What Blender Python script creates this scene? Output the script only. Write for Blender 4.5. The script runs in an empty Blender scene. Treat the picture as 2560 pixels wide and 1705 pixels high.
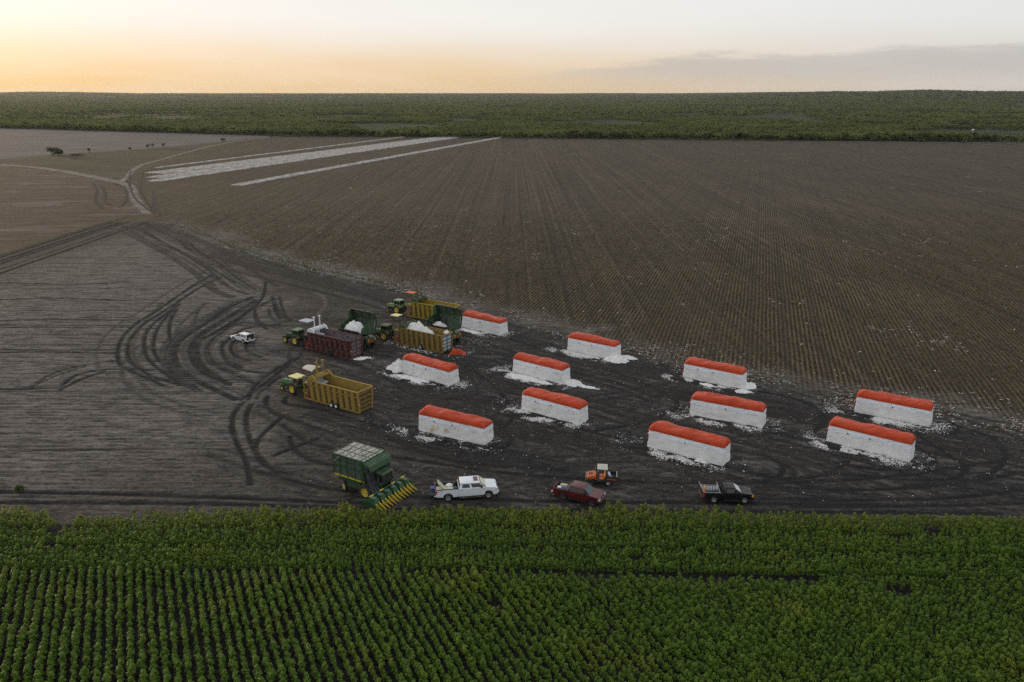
import bpy, bmesh, math, random
import numpy as np
from mathutils import Vector, Matrix, noise as mnoise
R = math.radians
sc = bpy.context.scene
col = sc.collection
random.seed(7)
rng = np.random.default_rng(11)

# ------------------------------------------------------------------ camera, sky, sun, exposure
CAM_H = 42.0
cam_data = bpy.data.cameras.new('camera')
cam_data.sensor_width = 36.0
cam_data.lens = 28.0
cam_data.clip_start = 0.5
cam_data.clip_end = 60000
cam = bpy.data.objects.new('camera', cam_data)
col.objects.link(cam)
cam.location = (0, 0, CAM_H)
cam.rotation_euler = (R(90 - 17.28), 0, 0)
sc.camera = cam

SUN_AZ, SUN_EL = -50.0, 4.5          # degrees, azimuth measured from +Y towards +X
world = bpy.data.worlds.new('World')
sc.world = world
world.use_nodes = True
wt = world.node_tree
wt.nodes.clear()
def WN(t, **kw):
    n = wt.nodes.new(t)
    for k, v in kw.items(): setattr(n, k, v)
    return n
sky = WN('ShaderNodeTexSky')
sky.sky_type = 'NISHITA'
sky.sun_disc = False
sky.sun_elevation = R(SUN_EL)
sky.sun_rotation = R(SUN_AZ % 360)
sky.altitude = 100
sky.air_density = 1.0
sky.dust_density = 3.0
sky.ozone_density = 1.0
bg = WN('ShaderNodeBackground')
bg.inputs['Strength'].default_value = 0.15
out = WN('ShaderNodeOutputWorld')
def wmath(op, a, b=None, c=None, clamp=False):
    n = WN('ShaderNodeMath', operation=op, use_clamp=clamp)
    for i, v in enumerate((a, b, c)):
        if v is None: continue
        if isinstance(v, (int, float)): n.inputs[i].default_value = v
        else: wt.links.new(v, n.inputs[i])
    return n.outputs[0]
def wmix(fac, a, b):
    n = WN('ShaderNodeMix', data_type='RGBA')
    for s, v in ((n.inputs[0], fac), (n.inputs[6], a), (n.inputs[7], b)):
        if isinstance(v, (int, float)): s.default_value = v
        elif isinstance(v, tuple): s.default_value = (*v, 1)
        else: wt.links.new(v, s)
    return n.outputs[2]
def wramp(v, stops):
    n = WN('ShaderNodeMapRange', interpolation_type='SMOOTHSTEP')
    n.inputs[1].default_value, n.inputs[2].default_value = stops
    wt.links.new(v, n.inputs[0])
    return n.outputs[0]
tc = WN('ShaderNodeTexCoord')
sep = WN('ShaderNodeSeparateXYZ')
wt.links.new(tc.outputs['Generated'], sep.inputs[0])
dx, dy, dz = sep.outputs
# elevation (radians) and azimuth of the view direction
elev = wmath('ARCSINE', dz)
azim = wmath('ARCTAN2', dx, dy)
SKY_HOOK = sky.outputs[0]
# cloud streaks: noise in (azimuth, stretched elevation)
comb = WN('ShaderNodeCombineXYZ')
wt.links.new(azim, comb.inputs[0])
wt.links.new(wmath('MULTIPLY', elev, 7.0), comb.inputs[1])
def wnoise(scale, detail, rough=0.55, off=0.0):
    n = WN('ShaderNodeTexNoise')
    n.inputs['Scale'].default_value = scale
    n.inputs['Detail'].default_value = detail
    n.inputs['Roughness'].default_value = rough
    m = WN('ShaderNodeVectorMath', operation='ADD')
    m.inputs[1].default_value = (off, off * .7, off * .3)
    wt.links.new(comb.outputs[0], m.inputs[0])
    wt.links.new(m.outputs[0], n.inputs['Vector'])
    return n.outputs[0]
# high thin cloud veil over the clear sky: pale towards the afterglow, greyer away from it, warm near the horizon
dotn = WN('ShaderNodeVectorMath', operation='DOT_PRODUCT')
wt.links.new(tc.outputs['Generated'], dotn.inputs[0])
dotn.inputs[1].default_value = (math.sin(R(SUN_AZ)), math.cos(R(SUN_AZ)), 0.03)
glow = wramp(dotn.outputs['Value'], (-0.35, 0.98))
glow2 = wramp(dotn.outputs['Value'], (-0.05, 0.99))
band = wmath('EXPONENT', wmath('MULTIPLY', wmath('MAXIMUM', elev, 0.0), -11.0))
deg = wmath('MULTIPLY', elev, 57.2958)
streak = wnoise(3.0, 5, .6)
veil_hi = wmix(glow, (2.06, 2.13, 2.14), (2.56, 2.50, 2.42))
veil_lo = wmix(glow2, (1.80, 1.66, 1.50), (2.46, 1.58, .58))
veil = wmix(wmath('MULTIPLY', band, wramp(deg, (5.0, 1.6))), veil_hi, veil_lo)
high = wramp(deg, (6.0, 55.0))
veil = wmix(wmath('MULTIPLY', high, .75), veil, (1.98, 2.12, 2.36))
veil = wmix(wmath('MULTIPLY', wramp(streak, (.35, .7)), .22), veil, (2.75, 2.68, 2.6))
mixed = wmix(.95, sky.outputs[0], veil)
# one grey bank of cloud low on the right, ragged along its top
ragged = wnoise(9.0, 8, .66, 3.3)
top = wmath('ADD', wmath('MULTIPLY', wramp(azim, (-.12, .34)), 1.7), wmath('MULTIPLY', wmath('SUBTRACT', ragged, .5), 2.6))
top = wmath('ADD', top, 1.05)
bank = wmath('MULTIPLY', wramp(wmath('SUBTRACT', top, deg), (-.10, .55)), wramp(azim, (-.10, .22)))
bank = wmath('MULTIPLY', bank, wramp(azim, (2.2, 1.4)))
bank = wmath('MULTIPLY', bank, wramp(deg, (-.2, 1.7)))
mixed = wmix(wmath('MULTIPLY', bank, .56), mixed, (1.30, 1.27, 1.26))
SKY_HOOK = mixed

wt.links.new(SKY_HOOK, bg.inputs['Color'])
wt.links.new(bg.outputs[0], out.inputs['Surface'])

sun_data = bpy.data.lights.new('sun', 'SUN')
sun_data.energy = 1.1
sun_data.angle = R(12)
sun_data.color = (1.0, 0.72, 0.42)
sun = bpy.data.objects.new('sun', sun_data)
col.objects.link(sun)
sdir = Vector((math.sin(R(SUN_AZ)) * math.cos(R(SUN_EL)), math.cos(R(SUN_AZ)) * math.cos(R(SUN_EL)), math.sin(R(SUN_EL))))
sun.rotation_euler = (-sdir).to_track_quat('-Z', 'Y').to_euler()

sc.render.engine = 'CYCLES'
sc.cycles.use_denoising = False
sc.cycles.max_bounces = 6
sc.cycles.diffuse_bounces = 3
sc.cycles.glossy_bounces = 3
sc.cycles.transparent_max_bounces = 6
sc.cycles.volume_bounces = 0
sc.cycles.sample_clamp_direct = 0.9
sc.cycles.sample_clamp_indirect = 0.9
sc.cycles.caustics_reflective = False
sc.cycles.caustics_refractive = False
sc.view_settings.view_transform = 'Standard'
sc.view_settings.look = 'None'
sc.view_settings.exposure = 1.25
sc.view_settings.gamma = 1.0
sc.view_settings.use_curve_mapping = False

# ------------------------------------------------------------------ helpers: numpy noise, materials, meshes
def vnoise(x, y, seed=0):
    xi = np.floor(x).astype(np.int64); yi = np.floor(y).astype(np.int64)
    fx = x - xi; fy = y - yi
    fx = fx * fx * (3 - 2 * fx); fy = fy * fy * (3 - 2 * fy)
    def h(a, b):
        v = (a * 374761393 + b * 668265263 + seed * 974634541) & 0xffffffff
        v = ((v ^ (v >> 13)) * 1274126177) & 0xffffffff
        return ((v ^ (v >> 16)) & 0xffff) / 65535.0
    return (h(xi, yi) * (1 - fx) + h(xi + 1, yi) * fx) * (1 - fy) + (h(xi, yi + 1) * (1 - fx) + h(xi + 1, yi + 1) * fx) * fy
def fbm(x, y, seed=0, octs=4):
    t = np.zeros_like(x, dtype=float); a = 0.5
    for i in range(octs):
        t += a * vnoise(x * 2 ** i, y * 2 ** i, seed + i); a *= .5
    return t / (1 - .5 ** octs)
def smooth(a, b, v):
    t = np.clip((v - a) / (b - a), 0, 1)
    return t * t * (3 - 2 * t)
def seg_dist(px, py, pts):
    d = np.full(px.shape, 1e9)
    for (x0, y0), (x1, y1) in zip(pts[:-1], pts[1:]):
        vx, vy = x1 - x0, y1 - y0
        t = np.clip(((px - x0) * vx + (py - y0) * vy) / max(1e-9, vx * vx + vy * vy), 0, 1)
        d = np.minimum(d, np.hypot(px - x0 - t * vx, py - y0 - t * vy))
    return d
def inside(px, py, poly):
    r = np.zeros(px.shape, bool); n = len(poly)
    for i in range(n):
        x0, y0 = poly[i]; x1, y1 = poly[(i + 1) % n]
        c = (y0 > py) != (y1 > py)
        with np.errstate(divide='ignore', invalid='ignore'):
            r ^= c & (px < (x1 - x0) * (py - y0) / (y1 - y0 + 1e-12) + x0)
    return r
def spline(pts, step=1.5):
    p = [np.array(q, float) for q in pts]
    if len(p) < 3: return [tuple(q) for q in p]
    p = [2 * p[0] - p[1]] + p + [2 * p[-1] - p[-2]]
    o = []
    for i in range(1, len(p) - 2):
        n = max(2, int(np.hypot(*(p[i + 1] - p[i])) / step))
        for k in range(n):
            t = k / n
            o.append(tuple(.5 * ((2 * p[i]) + (-p[i - 1] + p[i + 1]) * t + (2 * p[i - 1] - 5 * p[i] + 4 * p[i + 1] - p[i + 2]) * t * t + (-p[i - 1] + 3 * p[i] - 3 * p[i + 1] + p[i + 2]) * t ** 3)))
    o.append(tuple(p[-2]))
    return o

class NT:
    """small node-tree writer for a material"""
    def __init__(s, name):
        s.m = bpy.data.materials.new(name); s.m.use_nodes = True
        s.t = s.m.node_tree; s.b = s.t.nodes['Principled BSDF']
        s.o = s.t.nodes['Material Output']; s._geo = s._tc = None
    def n(s, t, **kw):
        x = s.t.nodes.new(t)
        for k, v in kw.items(): setattr(x, k, v)
        return x
    def put(s, sock, v):
        if isinstance(v, (int, float)): sock.default_value = v
        elif isinstance(v, tuple): sock.default_value = (*v, 1) if len(v) == 3 and sock.type == 'RGBA' else v
        else: s.t.links.new(v, sock)
    @property
    def pos(s):
        if s._geo is None: s._geo = s.n('ShaderNodeNewGeometry').outputs['Position']
        return s._geo
    @property
    def obj(s):
        if s._tc is None: s._tc = s.n('ShaderNodeTexCoord').outputs['Object']
        return s._tc
    def mapping(s, v, scale=(1, 1, 1), rz=0, loc=(0, 0, 0)):
        m = s.n('ShaderNodeMapping')
        s.put(m.inputs['Vector'], v)
        m.inputs['Scale'].default_value = scale; m.inputs['Rotation'].default_value = (0, 0, rz); m.inputs['Location'].default_value = loc
        return m.outputs[0]
    def noise(s, v, scale=1, detail=3, rough=.55, dist=0):
        x = s.n('ShaderNodeTexNoise')
        s.put(x.inputs['Vector'], v); x.inputs['Scale'].default_value = scale
        x.inputs['Detail'].default_value = detail; x.inputs['Roughness'].default_value = rough; x.inputs['Distortion'].default_value = dist
        return x.outputs[0]
    def ramp(s, v, a, b, lo=0, hi=1, kind='SMOOTHSTEP'):
        x = s.n('ShaderNodeMapRange', interpolation_type=kind)
        s.put(x.inputs[0], v)
        for i, q in zip((1, 2, 3, 4), (a, b, lo, hi)): x.inputs[i].default_value = q
        return x.outputs[0]
    def math(s, op, a, b=0, c=0, clamp=False):
        x = s.n('ShaderNodeMath', operation=op, use_clamp=clamp)
        for i, v in enumerate((a, b, c)): s.put(x.inputs[i], v)
        return x.outputs[0]
    def mix(s, f, a, b, blend='MIX'):
        x = s.n('ShaderNodeMix', data_type='RGBA', blend_type=blend)
        s.put(x.inputs[0], f); s.put(x.inputs[6], a); s.put(x.inputs[7], b)
        return x.outputs[2]
    def attr(s, name, kind='GEOMETRY'):
        x = s.n('ShaderNodeAttribute', attribute_name=name, attribute_type=kind)
        return x.outputs['Fac']
    def bump(s, h, strength=.5, dist=.05):
        x = s.n('ShaderNodeBump'); s.put(x.inputs['Height'], h)
        x.inputs['Strength'].default_value = strength; x.inputs['Distance'].default_value = dist
        s.t.links.new(x.outputs[0], s.b.inputs['Normal'])
    def fin(s, color, rough=.8, metal=0, spec=None, **kw):
        s.put(s.b.inputs['Base Color'], color); s.put(s.b.inputs['Roughness'], rough); s.put(s.b.inputs['Metallic'], metal)
        if spec is not None: s.b.inputs['Specular IOR Level'].default_value = spec
        for k, v in kw.items(): s.put(s.b.inputs[k], v)
        return s.m
DUST = (.13, .105, .08)
def paint(name, c, rough=.45, dirt=.35, metal=0, scale=1.6, c2=None, spec=None, coat=0):
    n = NT(name)
    a = n.noise(n.obj, scale, 5, .65)
    b = n.noise(n.obj, scale * 5, 3, .6)
    base = n.mix(n.ramp(b, .3, .7), c, tuple(x * .82 for x in c))
    if c2: base = n.mix(n.ramp(a, .48, .62), base, c2)
    base = n.mix(n.math('MULTIPLY', n.ramp(n.noise(n.mapping(n.obj, (1, 1, 1), 0, (4, 7, 2)), scale * .9, 6, .7), .4, .75), dirt), base, DUST)
    return n.fin(base, n.ramp(a, .3, .7, rough, min(1, rough + .25)), metal, spec, **({'Coat Weight': coat} if coat else {}))
def glass(name, c=(.012, .016, .02), rough=.06):
    n = NT(name)
    a = n.noise(n.obj, 1.2, 4)
    return n.fin(n.mix(n.ramp(a, .45, .75, 0, .35), c, (.09, .09, .08)), n.ramp(a, .4, .8, rough, .3), 0, .6)

class MB:
    """collects simple shapes and links them as one mesh object"""
    def __init__(s): s.v = []; s.f = []
    def add(s, vs, fs):
        o = len(s.v); s.v += [tuple(p) for p in vs]; s.f += [tuple(i + o for i in f) for f in fs]; return s
    def hexa(s, p):
        return s.add(p, [(0, 3, 2, 1), (4, 5, 6, 7), (0, 1, 5, 4), (1, 2, 6, 5), (2, 3, 7, 6), (3, 0, 4, 7)])
    def box(s, x0, x1, y0, y1, z0, z1, M=None):
        p = [(x0, y0, z0), (x1, y0, z0), (x1, y1, z0), (x0, y1, z0), (x0, y0, z1), (x1, y0, z1), (x1, y1, z1), (x0, y1, z1)]
        if M is not None: p = [tuple(M @ Vector(q)) for q in p]
        return s.hexa(p)
    def bar(s, a, b, w, h=None, up=(0, 0, 1)):
        a = Vector(a); b = Vector(b); d = (b - a).normalized(); u = Vector(up)
        if abs(d.dot(u)) > .98: u = Vector((1, 0, 0))
        sd = d.cross(u).normalized(); u = sd.cross(d); h = h or w
        sd *= w / 2; u *= h / 2
        return s.hexa([a - sd - u, b - sd - u, b + sd - u, a + sd - u, a - sd + u, b - sd + u, b + sd + u, a + sd + u])
    def cyl(s, a, b, r0, r1=None, n=10, caps=True):
        a = Vector(a); b = Vector(b); r1 = r0 if r1 is None else r1
        d = (b - a).normalized(); u = Vector((0, 0, 1)) if abs(d.z) < .9 else Vector((1, 0, 0))
        e1 = d.cross(u).normalized(); e2 = d.cross(e1)
        vs = []
        for c, r in ((a, r0), (b, r1)):
            vs += [c + (e1 * math.cos(2 * math.pi * i / n) + e2 * math.sin(2 * math.pi * i / n)) * r for i in range(n)]
        fs = [(i, (i + 1) % n, n + (i + 1) % n, n + i) for i in range(n)]
        if caps: fs += [tuple(range(n - 1, -1, -1)), tuple(range(n, 2 * n))]
        return s.add(vs, fs)
    def prism(s, poly, y0, y1, inset=0):
        """polygon given in (x, z), extruded along y"""
        n = len(poly)
        vs = [(x, y0, z) for x, z in poly] + [(x, y1, z) for x, z in poly]
        return s.add(vs, [tuple(range(n)), tuple(range(2 * n - 1, n - 1, -1))] + [(i, n + i, n + (i + 1) % n, (i + 1) % n) for i in range(n)])
    def lathe(s, prof, c, n=16):
        """profile (radius, y) turned round the y axis at centre c"""
        k = len(prof); vs = []
        for i in range(n):
            t = 2 * math.pi * i / n
            vs += [(c[0] + r * math.cos(t), c[1] + y, c[2] + r * math.sin(t)) for r, y in prof]
        fs = [(i * k + j, i * k + j + 1, ((i + 1) % n) * k + j + 1, ((i + 1) % n) * k + j) for i in range(n) for j in range(k - 1)]
        return s.add(vs, fs)
    def grid(s, P):
        """P: nested list [i][j] of points"""
        a = len(P); b = len(P[0])
        return s.add([q for r in P for q in r], [(i * b + j, i * b + j + 1, (i + 1) * b + j + 1, (i + 1) * b + j) for i in range(a - 1) for j in range(b - 1)])
    def ball(s, c, r, n=8, m=5, sq=(1, 1, 1), jit=0):
        P = []
        for i in range(m + 1):
            t = math.pi * i / m
            P.append([(c[0] + r * sq[0] * math.sin(t) * math.cos(2 * math.pi * j / n) * (1 + jit * random.uniform(-1, 1)), c[1] + r * sq[1] * math.sin(t) * math.sin(2 * math.pi * j / n) * (1 + jit * random.uniform(-1, 1)), c[2] + r * sq[2] * math.cos(t)) for j in range(n)])
        o = len(s.v); s.v += [q for r_ in P for q in r_]
        s.f += [(o + i * n + j, o + (i + 1) * n + j, o + (i + 1) * n + (j + 1) % n, o + i * n + (j + 1) % n) for i in range(m) for j in range(n)]
        return s
    def mesh(s, name, mat, smooth_angle=None):
        me = bpy.data.meshes.new(name)
        me.from_pydata(s.v, [], s.f); me.validate()
        bm = bmesh.new(); bm.from_mesh(me); bmesh.ops.recalc_face_normals(bm, faces=bm.faces); bm.to_mesh(me); bm.free()
        me.materials.append(mat)
        if smooth_angle:
            me.shade_smooth()
            me.set_sharp_from_angle(angle=R(smooth_angle))
        return me
    def build(s, name, mat, parent=None, smooth=None, bevel=0, label=None):
        o = bpy.data.objects.new(name, s.mesh(name, mat, smooth))
        col.objects.link(o)
        if parent is not None: o.parent = parent
        if bevel:
            b = o.modifiers.new('bevel', 'BEVEL'); b.width = bevel; b.segments = 2; b.limit_method = 'ANGLE'; b.angle_limit = R(35)
        if label: o['label'] = label
        return o
def part(name, me, parent, loc=None, rz=None):
    o = bpy.data.objects.new(name, me); col.objects.link(o); o.parent = parent
    if loc is not None: o.location = loc
    if rz is not None: o.rotation_euler = (0, 0, rz)
    return o
def tag(o, label=None, cat=None, group=None, kind=None):
    for k, v in (('label', label), ('category', cat), ('group', group), ('kind', kind)):
        if v: o[k] = v
    return o
def thing(name, label, cat, loc=(0, 0, 0), rz=0, group=None):
    o = bpy.data.objects.new(name, None); col.objects.link(o)
    o.empty_display_size = .5
    o.location = loc; o.rotation_euler = (0, 0, rz)
    return tag(o, label, cat, group)
def np_mesh(name, verts, faces, mat, smooth=False, attrs=None):
    me = bpy.data.meshes.new(name)
    nv, nf = len(verts), len(faces); k = faces.shape[1]
    me.vertices.add(nv); me.vertices.foreach_set('co', np.asarray(verts, np.float32).ravel())
    me.loops.add(nf * k); me.loops.foreach_set('vertex_index', np.asarray(faces, np.int32).ravel())
    me.polygons.add(nf); me.polygons.foreach_set('loop_start', np.arange(0, nf * k, k, dtype=np.int32))
    me.update(calc_edges=True)
    if smooth: me.shade_smooth()
    for an, av in (attrs or {}).items():
        at = me.attributes.new(an, 'FLOAT', 'POINT'); at.data.foreach_set('value', np.asarray(av, np.float32))
    me.materials.append(mat)
    return me
def link(name, me, kind=None, parent=None):
    o = bpy.data.objects.new(name, me); col.objects.link(o)
    if kind: o['kind'] = kind
    if parent: o.parent = parent
    return o
def grid_faces(nx, ny):
    i = np.arange(nx - 1)[None, :] + np.arange(ny - 1)[:, None] * nx
    return np.stack([i, i + 1, i + 1 + nx, i + nx], -1).reshape(-1, 4)
def sheet(name, poly, z, mat, kind='structure'):
    bm = bmesh.new()
    f = bm.faces.new([bm.verts.new((x, y, z)) for x, y in poly])
    bmesh.ops.triangulate(bm, faces=bm.faces[:])
    bmesh.ops.recalc_face_normals(bm, faces=bm.faces)
    if bm.faces[0].normal.z < 0:
        for f in bm.faces: f.normal_flip()
    me = bpy.data.meshes.new(name); bm.to_mesh(me); bm.free(); me.materials.append(mat)
    return link(name, me, kind)
def scatter(name, pts, rot, scl, idx, sources, kind='stuff', tilt=None):
    """instances of the source meshes on points, as one object"""
    me = bpy.data.meshes.new(name)
    me.vertices.add(len(pts)); me.vertices.foreach_set('co', np.asarray(pts, np.float32).ravel())
    r3 = np.zeros((len(pts), 3), np.float32); r3[:, 2] = rot
    if tilt is not None: r3[:, 0] = tilt
    a = me.attributes.new('rot', 'FLOAT_VECTOR', 'POINT'); a.data.foreach_set('vector', r3.ravel())
    s3 = np.asarray(scl, np.float32)
    if s3.ndim == 1: s3 = np.repeat(s3[:, None], 3, 1)
    a = me.attributes.new('scl', 'FLOAT_VECTOR', 'POINT'); a.data.foreach_set('vector', s3.astype(np.float32).ravel())
    a = me.attributes.new('pick', 'INT', 'POINT'); a.data.foreach_set('value', np.asarray(idx, np.int32))
    o = link(name, me, kind)
    sub = bpy.data.collections.new(name + '_source')
    for i, m in enumerate(sources):
        so = bpy.data.objects.new('%s_source_%02d' % (name, i), m); sub.objects.link(so)
    g = bpy.data.node_groups.new(name + '_nodes', 'GeometryNodeTree')
    g.interface.new_socket('Geometry', in_out='INPUT', socket_type='NodeSocketGeometry')
    g.interface.new_socket('Geometry', in_out='OUTPUT', socket_type='NodeSocketGeometry')
    N = g.nodes.new; L = g.links.new
    gi = N('NodeGroupInput'); go = N('NodeGroupOutput')
    ip = N('GeometryNodeInstanceOnPoints'); ci = N('GeometryNodeCollectionInfo')
    ci.inputs['Collection'].default_value = sub
    ci.inputs['Separate Children'].default_value = True; ci.inputs['Reset Children'].default_value = True
    ip.inputs['Pick Instance'].default_value = True
    def na(nm, t):
        x = N('GeometryNodeInputNamedAttribute'); x.data_type = t; x.inputs['Name'].default_value = nm; return x.outputs[0]
    L(gi.outputs[0], ip.inputs['Points']); L(ci.outputs[0], ip.inputs['Instance'])
    L(na('pick', 'INT'), ip.inputs['Instance Index'])
    e2r = N('FunctionNodeEulerToRotation'); L(na('rot', 'FLOAT_VECTOR'), e2r.inputs[0])
    L(e2r.outputs[0], ip.inputs['Rotation'])
    L(na('scl', 'FLOAT_VECTOR'), ip.inputs['Scale'])
    L(ip.outputs[0], go.inputs[0])
    md = o.modifiers.new('scatter', 'NODES'); md.node_group = g
    return o

# ------------------------------------------------------------------ measured layout (metres on the ground)
TRACKS= [[(-72.6, 191.3), (-72.9, 176.5), (-72.0, 157.4), (-71.8, 147.0), (-70.8, 140.1), (-69.1, 133.9), (-66.7, 128.1), (-63.4, 122.1), (-59.4, 118.4), (-55.1, 114.9), (-52.6, 112.7)], [(-69.6, 187.0), (-70.7, 175.2), (-70.3, 156.4), (-70.2, 146.1), (-68.9, 138.5), (-66.9, 132.4), (-63.6, 125.4), (-61.1, 122.1), (-55.8, 116.6), (-49.9, 112.7)], [(-69.3, 161.5), (-68.8, 149.7), (-67.6, 141.8), (-65.1, 134.6), (-61.2, 126.7), (-57.5, 121.5), (-53.2, 116.6), (-50.1, 113.2)], [(-70.2, 162.6), (-67.9, 150.6), (-65.9, 141.8), (-62.8, 133.1), (-59.6, 126.7), (-55.9, 121.5), (-52.1, 117.2)], [(-68.4, 157.4), (-66.2, 148.8), (-62.9, 140.1), (-60.3, 134.6)], [(-56.0, 167.0), (-58.1, 158.4), (-58.5, 148.8), (-58.8, 141.8), (-59.0, 136.2), (-57.9, 130.2), (-55.3, 124.1), (-52.2, 119.0), (-47.8, 114.3), (-43.2, 110.0), (-39.7, 106.9)], [(-54.4, 163.7), (-55.4, 154.4), (-56.3, 146.1), (-56.9, 138.5), (-55.6, 131.7), (-53.3, 126.1), (-49.4, 119.6), (-45.5, 115.5)], [(-53.1, 158.4), (-53.6, 148.8), (-54.7, 140.1), (-55.5, 135.4), (-53.9, 129.5), (-50.8, 122.8), (-46.5, 117.2), (-42.8, 113.2)], [(-50.6, 138.5), (-50.9, 134.6), (-49.8, 130.2), (-47.1, 124.7), (-43.3, 120.9)], [(-49.6, 136.9), (-48.8, 131.7), (-46.3, 126.7), (-43.1, 124.1)], [(-125.1, 272.5), (-108.8, 249.0), (-92.4, 227.2), (-77.3, 205.3), (-66.2, 187.0), (-57.6, 174.0)], [(-124.4, 264.2), (-101.4, 231.2), (-78.2, 198.8), (-64.2, 176.5), (-57.6, 169.3)], [(-122.9, 259.0), (-103.0, 233.3), (-86.6, 212.1), (-72.8, 192.8), (-64.0, 180.3)], [(-99.4, 237.6), (-95.4, 229.2), (-87.9, 217.5)], [(-94.7, 233.3), (-88.7, 221.3), (-80.5, 208.6)], [(-123.4, 269.7), (-113.3, 253.9), (-101.1, 239.8)], [(-67.8, 112.7), (-68.0, 117.2), (-65.2, 119.6), (-61.4, 120.3), (-57.1, 119.6)], [(-67.0, 110.5), (-66.3, 115.5), (-64.6, 118.4)], [(-37.4, 121.5), (-38.7, 112.7), (-37.9, 106.9)], [(-36.1, 116.6), (-37.0, 110.0)], [(-52.2, 156.4), (-50.2, 150.6), (-47.6, 146.1)], [(-51.6, 167.0), (-48.0, 156.4), (-45.1, 149.7)], [(-53.9, 142.6), (-51.7, 147.0), (-46.3, 145.2), (-43.7, 144.3)], [(-99.1, 148.3), (-89.7, 149.2), (-79.5, 148.8), (-72.1, 148.8), (-64.3, 147.9)], [(-76.2, 111.0), (-70.6, 111.3), (-67.0, 111.6)], [(-86.9, 128.5), (-78.4, 128.8), (-67.2, 128.1)], [(-109.2, 164.8), (-96.2, 165.9), (-81.5, 163.7)], [(-118.7, 180.3), (-100.3, 179.0), (-89.7, 181.6)], [(-38.3, 105.4), (-38.2, 101.7), (-36.9, 97.0), (-34.5, 91.7), (-31.9, 86.9), (-29.4, 80.9)], [(-36.9, 104.8), (-36.0, 99.9), (-33.7, 93.8), (-30.2, 87.4), (-26.9, 83.4)], [(-31.2, 100.5), (-32.2, 93.8), (-31.6, 89.7), (-29.1, 85.6), (-25.4, 83.0)], [(-35.5, 108.0), (-34.7, 104.8), (-32.0, 101.1), (-27.0, 97.6), (-21.8, 93.8)], [(-32.6, 107.4), (-32.1, 105.4), (-29.8, 104.1), (-25.5, 102.9)], [(-54.2, 143.8), (-53.2, 155.9), (-53.8, 167.1), (-57.4, 181.6)], [(-48.3, 126.7), (-45.7, 122.3), (-41.9, 119.0), (-38.5, 118.2)], [(-38.9, 106.7), (-37.3, 114.4), (-36.5, 124.9)], [(-38.6, 108.0), (-36.9, 116.7), (-35.6, 125.8)], [(-51.1, 153.3), (-48.9, 147.2), (-45.6, 142.6)], [(-51.7, 167.1), (-46.7, 154.6), (-42.7, 148.4)], [(-50.6, 134.2), (-50.0, 142.6), (-44.3, 146.1)], [(-30.4, 97.6), (-25.7, 92.2), (-22.3, 90.2)], [(-28.9, 88.3), (-27.0, 90.7), (-24.7, 93.3)], [(-28.5, 93.8), (-26.6, 89.7), (-24.0, 86.9), (-21.3, 85.6)], [(50.2, 90.6), (51.0, 88.7), (50.6, 86.8), (48.8, 85.3), (46.0, 84.4), (42.2, 84.7), (38.9, 86.2)], [(52.5, 93.6), (53.2, 88.0), (53.5, 85.0), (50.9, 82.4), (47.2, 81.6), (41.4, 82.7), (36.6, 83.8)], [(57.1, 98.4), (59.8, 96.5), (61.4, 93.0), (60.3, 88.7), (56.5, 84.4), (51.1, 81.6), (44.2, 80.5)], [(58.8, 98.7), (58.5, 96.5), (56.7, 94.7), (53.9, 95.1)], [(30.7, 88.7), (31.9, 86.2), (31.4, 83.8), (29.5, 81.9), (26.1, 81.1)], [(31.5, 87.4), (32.9, 84.4), (31.5, 81.6), (27.7, 80.0)], [(59.1, 102.3), (61.6, 98.4), (64.7, 93.6), (65.7, 90.6)], [(27.7, 80.3), (37.5, 79.5), (48.0, 80.5), (59.5, 83.8)], [(26.9, 77.4), (37.7, 77.2), (47.7, 77.7), (56.8, 79.5)], [(30.0, 75.7), (42.0, 75.9), (54.9, 76.4)], [(-9.1, 124.0), (-3.1, 113.7), (0.1, 100.1), (-4.3, 93.0)], [(-68.9, 224.2), (-43.1, 185.1), (-25.1, 160.7), (-10.7, 147.4), (8.9, 126.2)], [(-106.1, 263.0), (-74.3, 217.7), (-50.5, 189.9)], [(15.4, 119.7), (21.0, 111.8), (23.5, 104.8), (17.6, 98.6), (10.9, 95.7)], [(-21.3, 119.7), (-13.8, 108.2), (-3.6, 106.5), (1.3, 100.1)], [(36.7, 110.0), (41.3, 106.5), (42.6, 100.1), (37.2, 93.0)], [(-2.5, 89.1), (0.1, 93.0), (-2.8, 100.1)], [(-14.6, 87.9), (1.1, 83.3), (20.7, 81.1), (40.8, 82.2), (58.4, 86.7)], [(-15.3, 93.0), (-6.6, 86.7), (6.2, 84.4)], [(26.5, 84.4), (30.9, 82.2), (36.3, 83.3), (40.2, 86.7)], [(-30.4, 84.4), (-18.1, 79.1), (1.1, 77.1), (38.3, 76.2)], [(-56.6, 79.1), (-36.9, 78.1), (-12.9, 76.2)], [(-55.1, 76.6), (-31.6, 76.3), (-8.2, 75.0), (51.1, 74.3)]]
DARK= [(-108.0, 255.1), (-63.5, 187.6), (-51.1, 177.2), (-43.4, 161.0), (-45.0, 148.7), (-38.3, 140.6), (-39.4, 128.7), (-31.5, 113.1), (-32.8, 105.0), (-27.0, 95.2), (-22.3, 83.8), (-20.0, 73.7), (53.3, 73.7), (66.9, 95.9), (42.1, 108.9), (15.3, 132.1), (-25.0, 173.4), (-69.2, 212.3)]
YL= [(-139.7, 214.4), (-138.7, 271.0), (-132.3, 290.6)]
ROAD= [(-120.2, 271.8), (-69.2, 212.3), (-25.0, 173.4), (15.3, 132.1), (42.1, 108.9), (66.9, 95.9)]
FFL= [(-342.9, 545.5), (-332.0, 578.4), (-290.3, 648.5), (-263.6, 737.5), (-247.1, 839.4)]
PATH= [(-314.9, 499.9), (-257.9, 461.1), (-193.0, 398.9)]
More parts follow.
